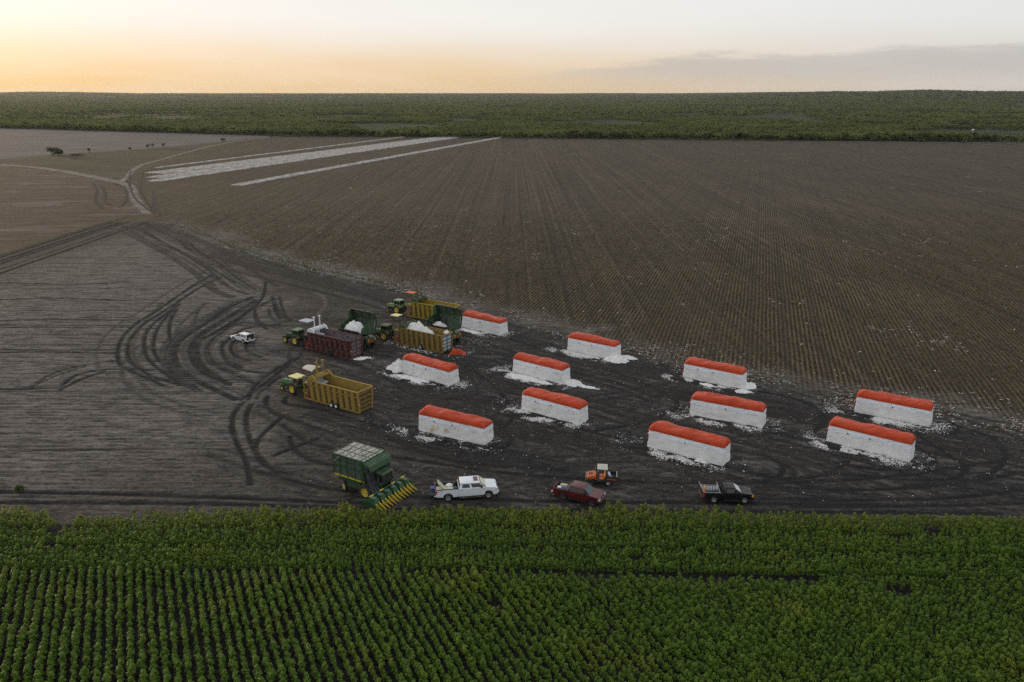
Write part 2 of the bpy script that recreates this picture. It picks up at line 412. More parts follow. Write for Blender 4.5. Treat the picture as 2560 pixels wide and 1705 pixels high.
WL= [(-193.0, 398.9), (-203.5, 427.8), (-224.9, 489.6), (-232.7, 539.4), (-252.3, 705.3), (-243.0, 825.1)]
JUNC= [(-194.9, 400.4), (-179.4, 379.4), (-151.5, 323.7), (-128.5, 284.7)]
STRIPS= [[(-210.2, 480.0), (-107.1, 836.2)], [(-196.6, 445.5), (-60.2, 852.2)], [(-187.0, 421.6), (-57.0, 836.2)], [(-179.9, 403.8), (-52.5, 828.4)], [(-132.3, 385.7), (-8.9, 828.4)]]
JT= [[(-208.4, 400.4), (-188.4, 365.0), (-172.1, 331.2), (-156.9, 306.3)], [(-195.8, 384.4), (-180.2, 355.9), (-168.2, 331.2), (-159.1, 316.5)], [(-194.6, 394.9), (-177.6, 369.6), (-162.5, 339.1), (-151.6, 309.6)], [(-189.6, 400.4), (-168.1, 355.9), (-150.6, 323.7), (-123.1, 279.1)], [(-208.2, 457.1), (-168.5, 365.0), (-149.3, 327.4), (-130.1, 290.6)], [(-204.4, 471.9), (-192.7, 436.6), (-179.0, 406.0), (-175.4, 400.4)], [(-175.3, 504.4), (-159.9, 457.1), (-144.7, 417.7), (-136.5, 400.4)], [(-164.6, 369.6), (-138.3, 309.6), (-121.0, 279.1)], [(-214.9, 457.1), (-187.6, 394.9), (-171.7, 365.0)]]

HAZE_DENSITY = 2.6e-5
ROAD_X = ROAD + [(92.0, 85.5), (150.0, 69.0)]
def offset_line(pts, d):
    o = []
    for i, p in enumerate(pts):
        a = pts[max(0, i - 1)]; b = pts[min(len(pts) - 1, i + 1)]
        tx, ty = b[0] - a[0], b[1] - a[1]; l = math.hypot(tx, ty)
        o.append((p[0] - ty / l * d, p[1] + tx / l * d))
    return o
ROW_A = R(16.9)              # stubble rows, degrees right of +Y
CROP_A = R(25.2)             # cotton rows, degrees left of +Y
FOREST_EDGE = [(-2200, 1850), (-647, 1041), (-238, 846), (0, 806), (266, 758), (458, 733), (1600, 590)]
def forest_y(x): return np.interp(x, [p[0] for p in FOREST_EDGE], [p[1] for p in FOREST_EDGE])
def terrain(x, y):
    x = np.asarray(x, float); y = np.asarray(y, float)
    d = np.hypot(x, y); az = np.degrees(np.arctan2(x, y))
    h = -0.5 + 33 * smooth(3800, 8500, d)
    right = smooth(9, 22, az) * smooth(120, 60, az)
    h = h * (1 - right * smooth(2500, 4000, d)) + right * (43 * smooth(2200, 5200, d) + 4 * smooth(5200, 9000, d))
    h += 9 * np.exp(-((az - 26.3) / 1.9) ** 2) * smooth(3600, 5200, d) * smooth(9000, 6000, d)
    h += 13 * np.exp(-((az + 29.3) / 3.2) ** 2) * smooth(6500, 8500, d)
    h += (14 * (fbm(az * .35 + 40, d * 0 + 3.1, 5, 3) - .35)) * smooth(8500, 12500, d) * np.abs(np.cos(np.radians(az) * .5))
    h += 22 * np.exp(-((az - 6) / 5.0) ** 2) * smooth(9500, 13000, d) * fbm(az * .8 + 9, d * 0, 8, 3)
    h += (fbm(x / 420., y / 420., 21, 3) - .5) * 5 * smooth(1500, 3500, d)
    return h

# ------------------------------------------------------------------ ground, fields, yard
def mat_scrub():
    n = NT('scrub_ground')
    a = n.noise(n.pos, .012, 6, .65); b = n.noise(n.pos, .09, 4, .7)
    c = n.mix(n.ramp(a, .38, .62), (.020, .030, .012), (.042, .052, .022))
    c = n.mix(n.ramp(b, .66, .78, 0, .3), c, (.085, .078, .056))
    return n.fin(c, 1, 0, .1)
M_SCRUB = mat_scrub()
az = np.radians(np.linspace(-180, 180, 361)); rr = np.concatenate([[0.0], np.geomspace(30, 14500, 95)])
AA, RR_ = np.meshgrid(az, rr)
gx, gy = RR_ * np.sin(AA), RR_ * np.cos(AA)
V = np.stack([gx.ravel(), gy.ravel(), terrain(gx, gy).ravel()], 1)
link('ground', np_mesh('ground', V, grid_faces(361, 96), M_SCRUB, True), 'structure')

def mat_field_soil():
    n = NT('field_soil')
    tone, stub, track, lint = n.attr('tone'), n.attr('stub'), n.attr('track'), n.attr('lint')
    streak = n.noise(n.mapping(n.pos, (.20, 1.25, 1)), 1, 6, .68, .3)
    streak2 = n.noise(n.mapping(n.pos, (.75, 3.4, 1), 0, (7, 3, 0)), 1, 5, .7, .4)
    clod = n.noise(n.pos, 2.2, 5, .7)
    fine = n.noise(n.pos, 7.5, 3, .7)
    big = n.noise(n.pos, .045, 4, .55)
    # dark bare yard
    dk = n.mix(n.ramp(clod, .38, .66), (.012, .011, .0105), (.048, .043, .039))
    dk = n.mix(n.ramp(streak2, .47, .66, 0, .8), dk, (.084, .075, .067))
    dk = n.mix(n.ramp(fine, .62, .72, 0, .5), dk, (.11, .10, .09))
    # pale ploughed ground
    lt = n.mix(n.ramp(n.math('ADD', n.math('MULTIPLY', streak, .7), n.math('MULTIPLY', clod, .3)), .38, .60), (.037, .033, .030), (.195, .174, .155))
    lt = n.mix(n.ramp(streak2, .52, .36, 0, .85), lt, (.040, .038, .038))
    lt = n.mix(n.ramp(fine, .35, .55, .45, 0), lt, (.04, .038, .036))
    c = n.mix(n.math('ADD', tone, n.math('MULTIPLY', n.math('SUBTRACT', clod, .5), .35), 0, True), dk, lt)
    # wheel tracks: freshly turned soil
    trn = n.math('MULTIPLY', track, n.ramp(clod, .28, .5, .55, 1))
    c = n.mix(trn, c, n.mix(n.ramp(fine, .4, .7), (.009, .0085, .0085), (.026, .024, .023)))
    # stubble: rows
    u = n.n('ShaderNodeVectorMath', operation='DOT_PRODUCT'); n.put(u.inputs[0], n.pos); u.inputs[1].default_value = (math.cos(ROW_A), -math.sin(ROW_A), 0)
    uw = n.math('ADD', u.outputs['Value'], n.math('MULTIPLY', n.noise(n.pos, .03, 2), .8))
    row = n.math('SINE', n.math('MULTIPLY', uw, 2 * math.pi / .76))
    row2 = n.math('SINE', n.math('MULTIPLY', uw, 2 * math.pi / 6.08))
    rv = n.noise(n.mapping(n.pos, (1 / 1.3, .003, 1), ROW_A), 1, 2, .6)
    rowm = n.ramp(n.math('ADD', row, n.math('MULTIPLY', n.math('SUBTRACT', clod, .5), 2.8)), -.5, .9)
    sb = n.mix(rowm, (.017, .014, .011), n.mix(n.ramp(fine, .35, .7), (.078, .058, .029), (.172, .129, .068)))
    sb = n.mix(n.ramp(rv, .52, .66, 0, .75), sb, (.020, .018, .016))
    sb = n.mix(n.ramp(rv, .44, .34, 0, .5), sb, (.125, .10, .072))
    sb = n.mix(n.ramp(row2, .55, 1, 0, .45), sb, (.032, .028, .024))
    sb = n.mix(n.ramp(n.noise(n.mapping(n.pos, (1, .25, 1), ROW_A), .05, 4, .6), .46, .70, 0, .35), sb, (.098, .074, .046))
    sb = n.mix(n.ramp(big, .38, .62, .4, 0), sb, (.040, .034, .022))
    lp = n.ramp(n.noise(n.mapping(n.pos, (.16, .045, 1), ROW_A, (3, 1, 0)), 1, 4, .7), .665, .74)
    sb = n.mix(n.math('MULTIPLY', n.math('MULTIPLY', lp, n.ramp(clod, .42, .56)), .85), sb, (.36, .35, .335))
    c = n.mix(n.math('MULTIPLY', stub, 1), c, sb)
    # white lint lying about
    lm = n.math('MULTIPLY', lint, n.ramp(n.noise(n.pos, 4.6, 3, .75), .56, .68))
    c = n.mix(lm, c, (.50, .49, .47))
    n.bump(n.math('ADD', n.math('ADD', clod, n.math('MULTIPLY', fine, .5)), n.math('MULTIPLY', n.math('MULTIPLY', row, stub), .5)), .8, .12)
    return n.fin(c, .95, 0, .15)
M_SOIL = mat_field_soil()

YARD = [(-141, 71.5)] + YL + offset_line(ROAD_X, 22) + [(150, 50), (150, 45), (60, 68), (45, 71.0), (0, 73.0), (-30, 72.0), (-141, 71.5)]
def signed_to_road(x, y):
    """metres beyond the yard edge into the stubble (negative inside the yard)"""
    d = seg_dist(x, y, ROAD_X)
    yr = np.interp(x, [p[0] for p in ROAD_X], [p[1] for p in ROAD_X])
    return np.where(y > yr, d, -d)
xs = np.arange(-142, 112, .2)
ys = [44.0]
while ys[-1] < 312: ys.append(ys[-1] + .19 * max(72, ys[-1]) / 80)
ys = np.array(ys)
X, Y = np.meshgrid(xs, ys)
wob = (fbm(X / 9, Y / 9, 3, 4) - .5)
sd = signed_to_road(X, Y)
stub = smooth(-2.5, 12, sd + wob * 16)
dd = seg_dist(X, Y, DARK + [DARK[0]])
dsg = np.where(inside(X, Y, DARK), dd, -dd)
tone = 1 - smooth(-7, 5, dsg + wob * 22)
left_strip = seg_dist(X, Y, [(-141, 40)] + YL + [(-120, 272)])
tone *= .15 + .85 * smooth(7, 30, left_strip + wob * 12)
tone *= .30 + .70 * smooth(80, 96, Y + wob * 14 + 10 * smooth(-35, -60, X))
# gaps of pale ground that the traffic left between the tracks
patch = smooth(.52, .66, fbm(X / 5.5, Y / 5.5, 31, 4)) * (X < -18) * smooth(170, 120, Y)
tone = np.maximum(tone, .55 * patch * smooth(70, 80, Y))
track = np.zeros_like(X)
def stamp(pts, w, s, soft=.35):
    p = np.array(pts); m = w + 1
    i0, i1 = np.searchsorted(xs, [p[:, 0].min() - m, p[:, 0].max() + m]); j0, j1 = np.searchsorted(ys, [p[:, 1].min() - m, p[:, 1].max() + m])
    if i1 <= i0 or j1 <= j0: return
    sx, sy = X[j0:j1, i0:i1], Y[j0:j1, i0:i1]
    dmin = np.full(sx.shape, 99.0)
    for a, b in zip(pts[:-1], pts[1:]):
        a0, a1 = np.searchsorted(xs[i0:i1], [min(a[0], b[0]) - m, max(a[0], b[0]) + m]); b0, b1 = np.searchsorted(ys[j0:j1], [min(a[1], b[1]) - m, max(a[1], b[1]) + m])
        if a1 > a0 and b1 > b0:
            dmin[b0:b1, a0:a1] = np.minimum(dmin[b0:b1, a0:a1], seg_dist(sx[b0:b1, a0:a1], sy[b0:b1, a0:a1], [a, b]))
    v = s * smooth(w / 2 + soft, w / 2 - soft * .6, dmin) * (.78 + .22 * smooth(.25, .5, vnoise(sx * .7, sy * .7, 5)))
    track[j0:j1, i0:i1] = np.maximum(track[j0:j1, i0:i1], v)
for k, t in enumerate(TRACKS):
    sp = spline(t)
    stamp(sp, 1.15 if k in (5, 6, 7) else .7, 1.0, .2)
    if k < 26:
        for q in range(6 if k in (5, 6, 7, 8, 9, 10, 11, 12) else 1):
            o_ = rng.choice([-1, 1]) * rng.uniform(.8, 5.5) if k != 5 else rng.uniform(-1.5, 7)
            stamp(offset_line(sp, o_), rng.uniform(.4, .8), rng.uniform(.45, .95), .2)
for q in range(9):
    sp = spline(offset_line([(-141, 40)] + YL, -rng.uniform(2, 16)), 4); stamp(sp, rng.uniform(.5, 1.1), rng.uniform(.5, 1), .25)
for q in range(40):         # traffic along the field edge and out to the far corner
    o_ = -abs(rng.normal(3, 4.5)) - 1; base = offset_line(ROAD_X, o_)
    sp = spline(base, 3); i0 = int(rng.integers(0, len(sp) // 2)); i1 = min(len(sp), i0 + int(rng.integers(12, 60)))
    stamp([(x + .6 * math.sin(x * .07 + q), y + .6 * math.cos(x * .05 + q)) for x, y in sp[i0:i1]], rng.uniform(.4, .8), rng.uniform(.4, .9), .2)
for A_, B_ in (((-12.2, 96.12), (-3.46, 91.39)), ((16.93, 91.11), (24.97, 85.61)), ((39.81, 92.56), (47.48, 86.62)), ((47.39, 102.4), (55.1, 97.13)), ((26.57, 116.44), (34.12, 111.18)), ((24.38, 101.48), (32.89, 96.77)), ((9.52, 130.08), (16.89, 124.85)), ((-17.25, 118.56), (-9.49, 112.5)), ((0.13, 118.8), (7.52, 113.14)), ((1.33, 103.34), (8.91, 97.7)), ((-21, 101.4), (-12, 96)), ((-26.5, 124.9), (-18, 119))):
    ux, uy = B_[0] - A_[0], B_[1] - A_[1]; l_ = math.hypot(ux, uy); ux /= l_; uy /= l_
    for q in range(5):      # runs in and out past each module, swinging off at the end
        o_ = rng.uniform(-6.5, -2) if q % 2 else rng.uniform(3.5, 7); bend = rng.uniform(-.05, .05) + (.04 if q % 2 else -.04); a = math.atan2(uy, ux); x, y = A_[0] - 6 * ux - uy * o_, A_[1] - 6 * uy + ux * o_; pts = []
        for w_ in range(22):
            pts.append((x, y)); x += 1.4 * math.cos(a); y += 1.4 * math.sin(a); a += bend * 1.4 * max(0, (w_ - 10) / 8)
        s = rng.uniform(.45, .95); stamp(pts, .6, s, .2); stamp(offset_line(pts, 2.1), .6, s, .2)
for k in range(120):        # older, fainter turns between the modules
    x0, y0 = rng.uniform(-40, 75), rng.uniform(76, 165)
    if float(signed_to_road(np.array([x0]), np.array([y0]))[0]) > -3: continue
    a = R(rng.choice([-34, -34, -30, -40, 0, 5, 146])) + rng.normal(0, .12); cv = rng.normal(0, .018)
    pts = []
    for q in range(int(rng.integers(10, 34))):
        pts.append((x0, y0)); x0 += 1.8 * math.cos(a); y0 += 1.8 * math.sin(a); a += cv * 1.8
    s = rng.uniform(.25, .75)
    stamp(pts, .6, s); stamp(offset_line(pts, 2.0), .6, s)
for k in range(60):         # shallow passes along the ploughed ground
    y0 = rng.uniform(78, 260); x0 = rng.uniform(-140, -50)
    pts = [(x0 + q * 3, y0 + .02 * q * rng.normal(0, 1)) for q in range(int(rng.integers(8, 26)))]
    stamp(pts, .45, rng.uniform(.25, .7))
track *= 1 - stub
# pale scuffed lines where the loose soil was pushed up beside older passes
keep_track = track.copy(); track[:] = 0
for k in range(230):
    x0, y0 = rng.uniform(-60, 75), rng.uniform(75, 175)
    if float(signed_to_road(np.array([x0]), np.array([y0]))[0]) > -2: continue
    a = R(rng.choice([-34, -32, -30, -20, 0, 3, 0])) + rng.normal(0, .15); cv = rng.normal(0, .02)
    pts = []
    for q in range(int(rng.integers(8, 30))):
        pts.append((x0, y0)); x0 += 1.8 * math.cos(a); y0 += 1.8 * math.sin(a); a += cv * 1.8
    stamp(pts, rng.uniform(.25, .7), rng.uniform(.4, 1.0), .3)
tone = np.maximum(tone, .72 * track * (1 - .8 * keep_track)); track = keep_track
ins = inside(X, Y, YARD)
lint = .85 * smooth(-6, 2, sd + wob * 6) * smooth(13, 4, sd + wob * 10) * smooth(-.02, .2, wob) + .04
for A_, B_ in (((-12.2, 96.12), (-3.46, 91.39)), ((16.93, 91.11), (24.97, 85.61)), ((39.81, 92.56), (47.48, 86.62)), ((47.39, 102.4), (55.1, 97.13)), ((26.57, 116.44), (34.12, 111.18)), ((24.38, 101.48), (32.89, 96.77)), ((9.52, 130.08), (16.89, 124.85)), ((-9.46, 144.41), (-2.18, 138.73)), ((-17.25, 118.56), (-9.49, 112.5)), ((0.13, 118.8), (7.52, 113.14)), ((1.33, 103.34), (8.91, 97.7))):
    nx_, ny_ = (B_[1] - A_[1]), -(B_[0] - A_[0]); l_ = math.hypot(nx_, ny_); m_ = (np.abs(X - A_[0]) < 16) & (np.abs(Y - A_[1]) < 16)
    d_ = seg_dist(X[m_], Y[m_], [(A_[0] + 1.2 * nx_ / l_ - 1.5 * ny_ / l_ * -1, A_[1] + 1.2 * ny_ / l_ - 1.5 * nx_ / l_), (B_[0] + .9 * nx_ / l_, B_[1] + .9 * ny_ / l_)])
    lint[m_] += .75 * np.exp(-(d_ / 1.7) ** 2) * smooth(.35, .6, fbm(X[m_] / 1.6, Y[m_] / 1.6, 17, 4))
lint += .30 * smooth(.66, .76, fbm(X / 2.2, Y / 9, 77, 3)) * smooth(4, 9, sd)
clump = fbm(X * 1.3, Y * 1.3, 61, 3) - .5
Z = (-.14 * track + clump * .10 * (1 - track) + .05 * np.sin(Y * 2 * np.pi / 1.0 + 3 * wob) * tone) * (1 - stub) + stub * 0.02
# the ground keeps level where it is far enough that nothing could show
ok = inside(X[:-1, :-1] + .1, Y[:-1, :-1] + .1, YARD).ravel()
F = grid_faces(len(xs), len(ys))[ok]
used = np.unique(F); remap = np.full(X.size, -1, np.int64); remap[used] = np.arange(len(used))
V = np.stack([X.ravel(), Y.ravel(), Z.ravel()], 1)[used]
link('bare_yard', np_mesh('bare_yard', V, remap[F], M_SOIL, True, dict(tone=tone.ravel()[used], stub=stub.ravel()[used], track=track.ravel()[used], lint=lint.ravel()[used])), 'structure')

# stubble field: sheet with its own attributes
def field_sheet(name, poly, z, mat, vals):
    o = sheet(name, poly, z, mat)
    for k, v in vals.items():
        a = o.data.attributes.new(k, 'FLOAT', 'POINT'); a.data.foreach_set('value', np.full(len(o.data.vertices), v, np.float32))
    return o
stubble_poly = offset_line(ROAD_X, 17) + [(400, 60), (1250, 300), (1250, 640), (458, 736), (266, 762), (0, 810), (-243, 850)] + WL[::-1] + JUNC
stub_o = field_sheet('stubble_field', stubble_poly, -.04, M_SOIL, dict(tone=0, stub=1, track=0, lint=.16))

def mat_dry(name, a, b, c, scale=.05, ang=0, c2scale=.5):
    n = NT(name)
    p = n.mapping(n.pos, (.25, 1, 1), ang)
    x = n.noise(p, scale * 2, 5, .6); y = n.noise(n.pos, c2scale, 5, .7); w = n.noise(p, scale * .7, 3, .5, .4)
    k = n.mix(n.ramp(x, .38, .62), a, b)
    k = n.mix(n.ramp(w, .52, .68, 0, .9), k, c)
    k = n.mix(n.ramp(y, .35, .7, .5, 0), k, tuple(q * .45 for q in a))
    n.bump(y, .6, .15)
    return n.fin(k, .95, 0, .15)
sheet('far_ploughed_field', [(-900, 560), (-343, 545.5)] + FFL[1:] + [(-243, 852), (-647, 1046), (-1500, 1480)], -.2, mat_dry('grey_plough', (.085, .078, .078), (.135, .124, .122), (.11, .10, .10), .03))
sheet('dry_grass_field', [(-900, 500), (-900, 560), (-343, 545.5)] + FFL[1:] + WL[::-1] + PATH[::-1] + [(-600, 520)], -.22, mat_dry('dry_grass', (.036, .036, .020), (.060, .053, .032), (.078, .062, .040), .02))
sheet('weedy_field', [(-141, 60), (-900, 100), (-900, 520), (-600, 520)] + PATH + JUNC + [(-130, 290)] + YL[::-1], -.12, mat_dry('weedy_soil', (.050, .037, .026), (.092, .071, .051), (.145, .132, .118), .16, 0, .8))

def mat_ragged(name, c1, c2, fill=.5):
    """bare marks with a ragged outline"""
    n = NT(name)
    e = n.attr('edge')
    a = n.noise(n.pos, .55, 5, .75)
    k = n.mix(n.ramp(n.noise(n.pos, .2, 4), .4, .6), c1, c2)
    al = n.ramp(n.math('ADD', e, n.math('MULTIPLY', n.math('SUBTRACT', a, .5), 1.8)), .35, .6)
    n.put(n.b.inputs['Alpha'], al)
    return n.fin(k, .95, 0, .15)
M_PALE = mat_ragged('pale_dirt', (.185, .165, .148), (.095, .083, .070))
M_RUT = mat_ragged('wheel_rut', (.022, .021, .021), (.04, .037, .034))
def ribbon(name, pts, w, z, mat, kind='structure'):
    sp = spline(pts, 4)
    L_, R_, C_ = offset_line(sp, w / 2), offset_line(sp, -w / 2), sp
    vs = []; e = []
    for l, c, r in zip(L_, C_, R_):
        vs += [(*l, z), (*c, z), (*r, z)]; e += [0, 1, 0]
    return link(name, np_mesh(name, np.array(vs), grid_faces(3, len(sp)), mat, False, dict(edge=e)), kind)
ribbon('dirt_path', [(-600, 540), (-420, 528)] + PATH, 12, -.03, M_PALE)
ribbon('dirt_path', WL, 6, -.026, M_PALE)
ribbon('dirt_path', JUNC, 8, -.022, M_PALE)
ribbon('field_road', [(250, 756), (330, 745), (458, 726), (800, 676), (1200, 640)], 5, -.02, mat_ragged('road_dust', (.26, .25, .24), (.2, .19, .18)))
for i, t in enumerate(JT): ribbon('wheel_rut', t, 1.6, -.012 + .001 * i, M_RUT)
ribbon('grass_verge', [(-141.5, 60)] + YL[:-1] + [(-133.5, 289)], 3.0, .05, mat_ragged('verge_grass', (.035, .042, .018), (.05, .05, .028)))
ribbon('grass_verge', offset_line(ROAD[:3], 2.2), 2.2, .05, mat_ragged('verge_grass_thin', (.035, .05, .014), (.06, .06, .03)))

# soil under the crop
n = NT('crop_soil')
sheet('crop_soil', [(-141, 15), (150, 15), (150, 52), (60, 70), (45, 73.0), (0, 75.0), (-30, 74.0), (-141, 73.5)], -.05, n.fin(n.mix(n.ramp(n.noise(n.pos, 3, 4), .35, .65), (.010, .009, .009), (.032, .028, .026)), .95, 0, .1))

# ------------------------------------------------------------------ unpicked cotton strips in the stubble
n = NT('open_cotton')
a_ = n.noise(n.pos, 1.1, 4, .8); b_ = n.noise(n.mapping(n.pos, (1, .2, 1), ROW_A), .5, 3)
n.bump(a_, 1, .4)
M_OPEN = n.fin(n.mix(n.ramp(n.math('ADD', a_, n.math('MULTIPLY', b_, .4)), .52, .82), (.085, .070, .055), (.46, .44, .42)), .95, 0, .1)
labels = ['thin strip of unpicked white cotton, the farthest left of the strips', 'widest strip of unpicked white cotton with dark wheel lines beside it', 'middle strip of unpicked white cotton between the widest and a narrow strip', 'narrow strip of unpicked white cotton on the near side of the close bundle', 'lone strip of unpicked white cotton nearest the yard, apart from the bundle']
for (p0, p1), w, lb in zip(STRIPS, (4.5, 16.0, 12.0, 8.5, 7.5), labels):
    Lh = math.hypot(p1[0] - p0[0], p1[1] - p0[1]); dx_, dy_ = (p1[0] - p0[0]) / Lh, (p1[1] - p0[1]) / Lh
    nu, nv = int(w / .8) + 2, int(Lh / 2.2)
    U, T = np.meshgrid(np.linspace(-w / 2, w / 2, nu), np.linspace(0, Lh, nv))
    U = U + (fbm(T / 6, U * 0, 3) - .5) * 1.6
    H_ = .32 * smooth(0, 6, T) * (.55 + .6 * vnoise(U * 1.3, T * .6, 9)) * np.where((np.arange(nu)[None, :] == 0) | (np.arange(nu)[None, :] == nu - 1), 0, 1)
    V = np.stack([p0[0] + T * dx_ + U * dy_, p0[1] + T * dy_ - U * dx_, H_ - .05], -1).reshape(-1, 3)
    tag(link('cotton_strip', np_mesh('cotton_strip', V, grid_faces(nu, nv), M_OPEN)), lb, 'crop strip', 'unpicked cotton strips')

# ------------------------------------------------------------------ vegetation meshes
def mat_leaf(name, c1, c2, c3, noise_scale, trans=.35, rough=.6, edge=False):
    """leaf colour varies from plant to plant and in soft patches over the land"""
    n = NT(name)
    oi = n.n('ShaderNodeObjectInfo')
    patch = n.noise(oi.outputs['Location'], noise_scale, 3, .6)
    k = n.mix(oi.outputs['Random'] if edge else n.math('ADD', n.math('MULTIPLY', n.noise(n.mapping(oi.outputs['Location'], (1, .6, 1), 0, (31, 7, 0)), noise_scale * 2.2, 4, .65), 2.1), n.math('MULTIPLY', n.math('SUBTRACT', oi.outputs['Random'], 1.55), .55)), c1, c2)
    k = n.mix(n.ramp(patch, .50, .72), k, c3)
    if edge:      # stressed, yellower plants along the field edge
        sp_ = n.n('ShaderNodeSeparateXYZ'); n.put(sp_.inputs[0], oi.outputs['Location'])
        k = n.mix(n.math('MULTIPLY', n.ramp(sp_.outputs[1], 68.5, 74.5), n.ramp(oi.outputs['Random'], .25, .9, .15, .85)), k, (.26, .255, .022))
    k = n.mix(n.ramp(n.noise(n.obj, 9, 2), .3, .7, .35, 0), k, tuple(q * .6 for q in c1))
    n.fin(k, rough, 0, .25)
    tr = n.n('ShaderNodeBsdfTranslucent'); n.put(tr.inputs['Color'], n.mix(.5, k, (.16, .20, .02)))
    ms = n.n('ShaderNodeMixShader'); ms.inputs[0].default_value = trans
    n.t.links.new(n.b.outputs[0], ms.inputs[1]); n.t.links.new(tr.outputs[0], ms.inputs[2]); n.t.links.new(ms.outputs[0], n.o.inputs['Surface'])
    return n.m
M_CROP = mat_leaf('cotton_leaf', (.074, .148, .008), (.120, .200, .012), (.158, .212, .014), .11, .30, .5, True)
M_BRUSH = mat_leaf('brush_leaf', (.030, .048, .014), (.215, .245, .050), (.240, .255, .060), .009, .38)
M_BUSH = mat_leaf('bush_leaf', (.05, .075, .018), (.065, .09, .022), (.075, .095, .024), .02, .3)
n = NT('bark'); M_BARK = n.fin(n.mix(n.noise(n.obj, 4), (.05, .04, .03), (.09, .075, .06)), .95)

def leaf_cloud(nl, size, lobes, flat=.6, mat=None, name='foliage', stem=None):
    vs = []; fs = []
    for cx, cy, cz, rx, ry, rz in (lobes if stem else []):      # twigs from the root to each leafy lobe
        i = len(vs); w = stem
        vs += [np.array(q, float) for q in ((-w, 0, 0), (w, 0, 0), (cx + w, cy, cz), (cx - w, cy, cz))]; fs.append((i, i + 1, i + 2, i + 3))
    for k in range(nl):
        cx, cy, cz, rx, ry, rz = lobes[k % len(lobes)]
        d = rng.normal(0, 1, 3); d /= np.linalg.norm(d)
        if d[2] < -.3: d[2] *= -.6
        r = rng.uniform(.55, 1.0) ** .5
        c = np.array([cx + d[0] * rx * r, cy + d[1] * ry * r, cz + d[2] * rz * r])
        nrm = d * .8 + np.array([0, 0, flat]) + rng.normal(0, .35, 3); nrm /= np.linalg.norm(nrm)
        t = np.cross(nrm, rng.normal(0, 1, 3)); t /= np.linalg.norm(t); b = np.cross(nrm, t)
        s = size * rng.uniform(.6, 1.3)
        i = len(vs)
        vs += [c - t * s * .5, c + b * s * .42 - nrm * s * .08, c + t * s * .55 - nrm * s * .12, c - b * s * .42 - nrm * s * .08]
        fs.append((i, i + 1, i + 2, i + 3))
    return np_mesh(name, np.array(vs), np.array(fs), mat)

# ------------------------------------------------------------------ the standing cotton crop
crop_src = []
for k in range(7):
    h = rng.uniform(1.0, 1.25); lobes = [(0, 0, h * .30, .15, .15, .28), (0, 0, h * .58, .21, .21, .30), (rng.normal(0, .04), rng.normal(0, .04), h * .90, .14, .14, .20), (rng.normal(0, .08), rng.normal(0, .08), h * .82, .14, .14, .18)]
    for q in range(4):
        a = rng.uniform(0, 6.28); lobes.append((.19 * math.cos(a), .19 * math.sin(a), h * rng.uniform(.35, .88), .11, .11, .14))
    crop_src.append(leaf_cloud(240, .108, lobes, .9, M_CROP, 'cotton_plant', .012))
def crop_edge(x):
    return np.interp(x, [-141, -58, -50, -46, -40, -30, 0, 30, 52, 60, 150], [74.5, 74.6, 74.2, 72.4, 73.0, 74.0, 74.4, 73.4, 72.2, 72.4, 60]) + (vnoise(x * .45, x * 0 + 2, 41) - .5) * 1.5 + (vnoise(x * 1.7, x * 0 + 2, 42) - .5) * .7
def turn_y(x): return np.interp(x, [-141, -47, 0, 45, 150], [65.0, 63.6, 62.9, 60.5, 54.0])
px_, py_ = [], []
for i in range(-10, 24):                      # turn rows along the field edge
    xx = np.arange(-85, 85, .40) + rng.uniform(0, .3)
    base = np.interp(xx, [-85, -47, 0, 45, 85], [74.3, 74.0, 74.0, 72.3, 70]) - .3 - i * .84 - .35 * (i // 4)
    m = (base < crop_edge(xx)) & (base > turn_y(xx) + .1)
    px_.append(xx[m]); py_.append(base[m])
dirv = np.array([-math.sin(CROP_A), math.cos(CROP_A)]); prp = np.array([math.cos(CROP_A), math.sin(CROP_A)])
for i in range(-130, 190):
    v = np.arange(-10, 110, .42) + rng.uniform(0, .3)
    x = i * .78 * prp[0] + v * dirv[0]; y = i * .78 * prp[1] + v * dirv[1]
    m = (y < turn_y(x) - .25) & (y > 33) & (np.abs(x) < 14 + y * .95)
    px_.append(x[m]); py_.append(y[m])
px_ = np.concatenate(px_); py_ = np.concatenate(py_)
px_ += rng.normal(0, .045, len(px_)); py_ += rng.normal(0, .045, len(px_))
vig = fbm(px_ / 3.5, py_ / 3.5, 51, 3)
keep = vig > .13 + .05 * rng.random(len(px_))
for bx, by, bw, bh in ((-45.3, 70.3, .9, 1.7), (-37.8, 71.9, 1.6, .6), (-44.4, 67.5, .8, .8), (33.7, 60.0, 1.6, .6), (-19.0, 63.2, 1.2, .5), (-1.5, 58.2, .5, .6), (11.5, 65.0, .7, .4), (16.5, 66.5, 1.0, .4), (-31, 60.5, .4, .5)):
    keep &= ((px_ - bx) / bw) ** 2 + ((py_ - by) / bh) ** 2 > 1
px_, py_, vig = px_[keep], py_[keep], vig[keep]
scl = (.74 + .38 * vig) * rng.uniform(.74, 1.2, len(px_))
pick = rng.integers(0, 7, len(px_)); rz_ = rng.uniform(0, 6.28, len(px_))
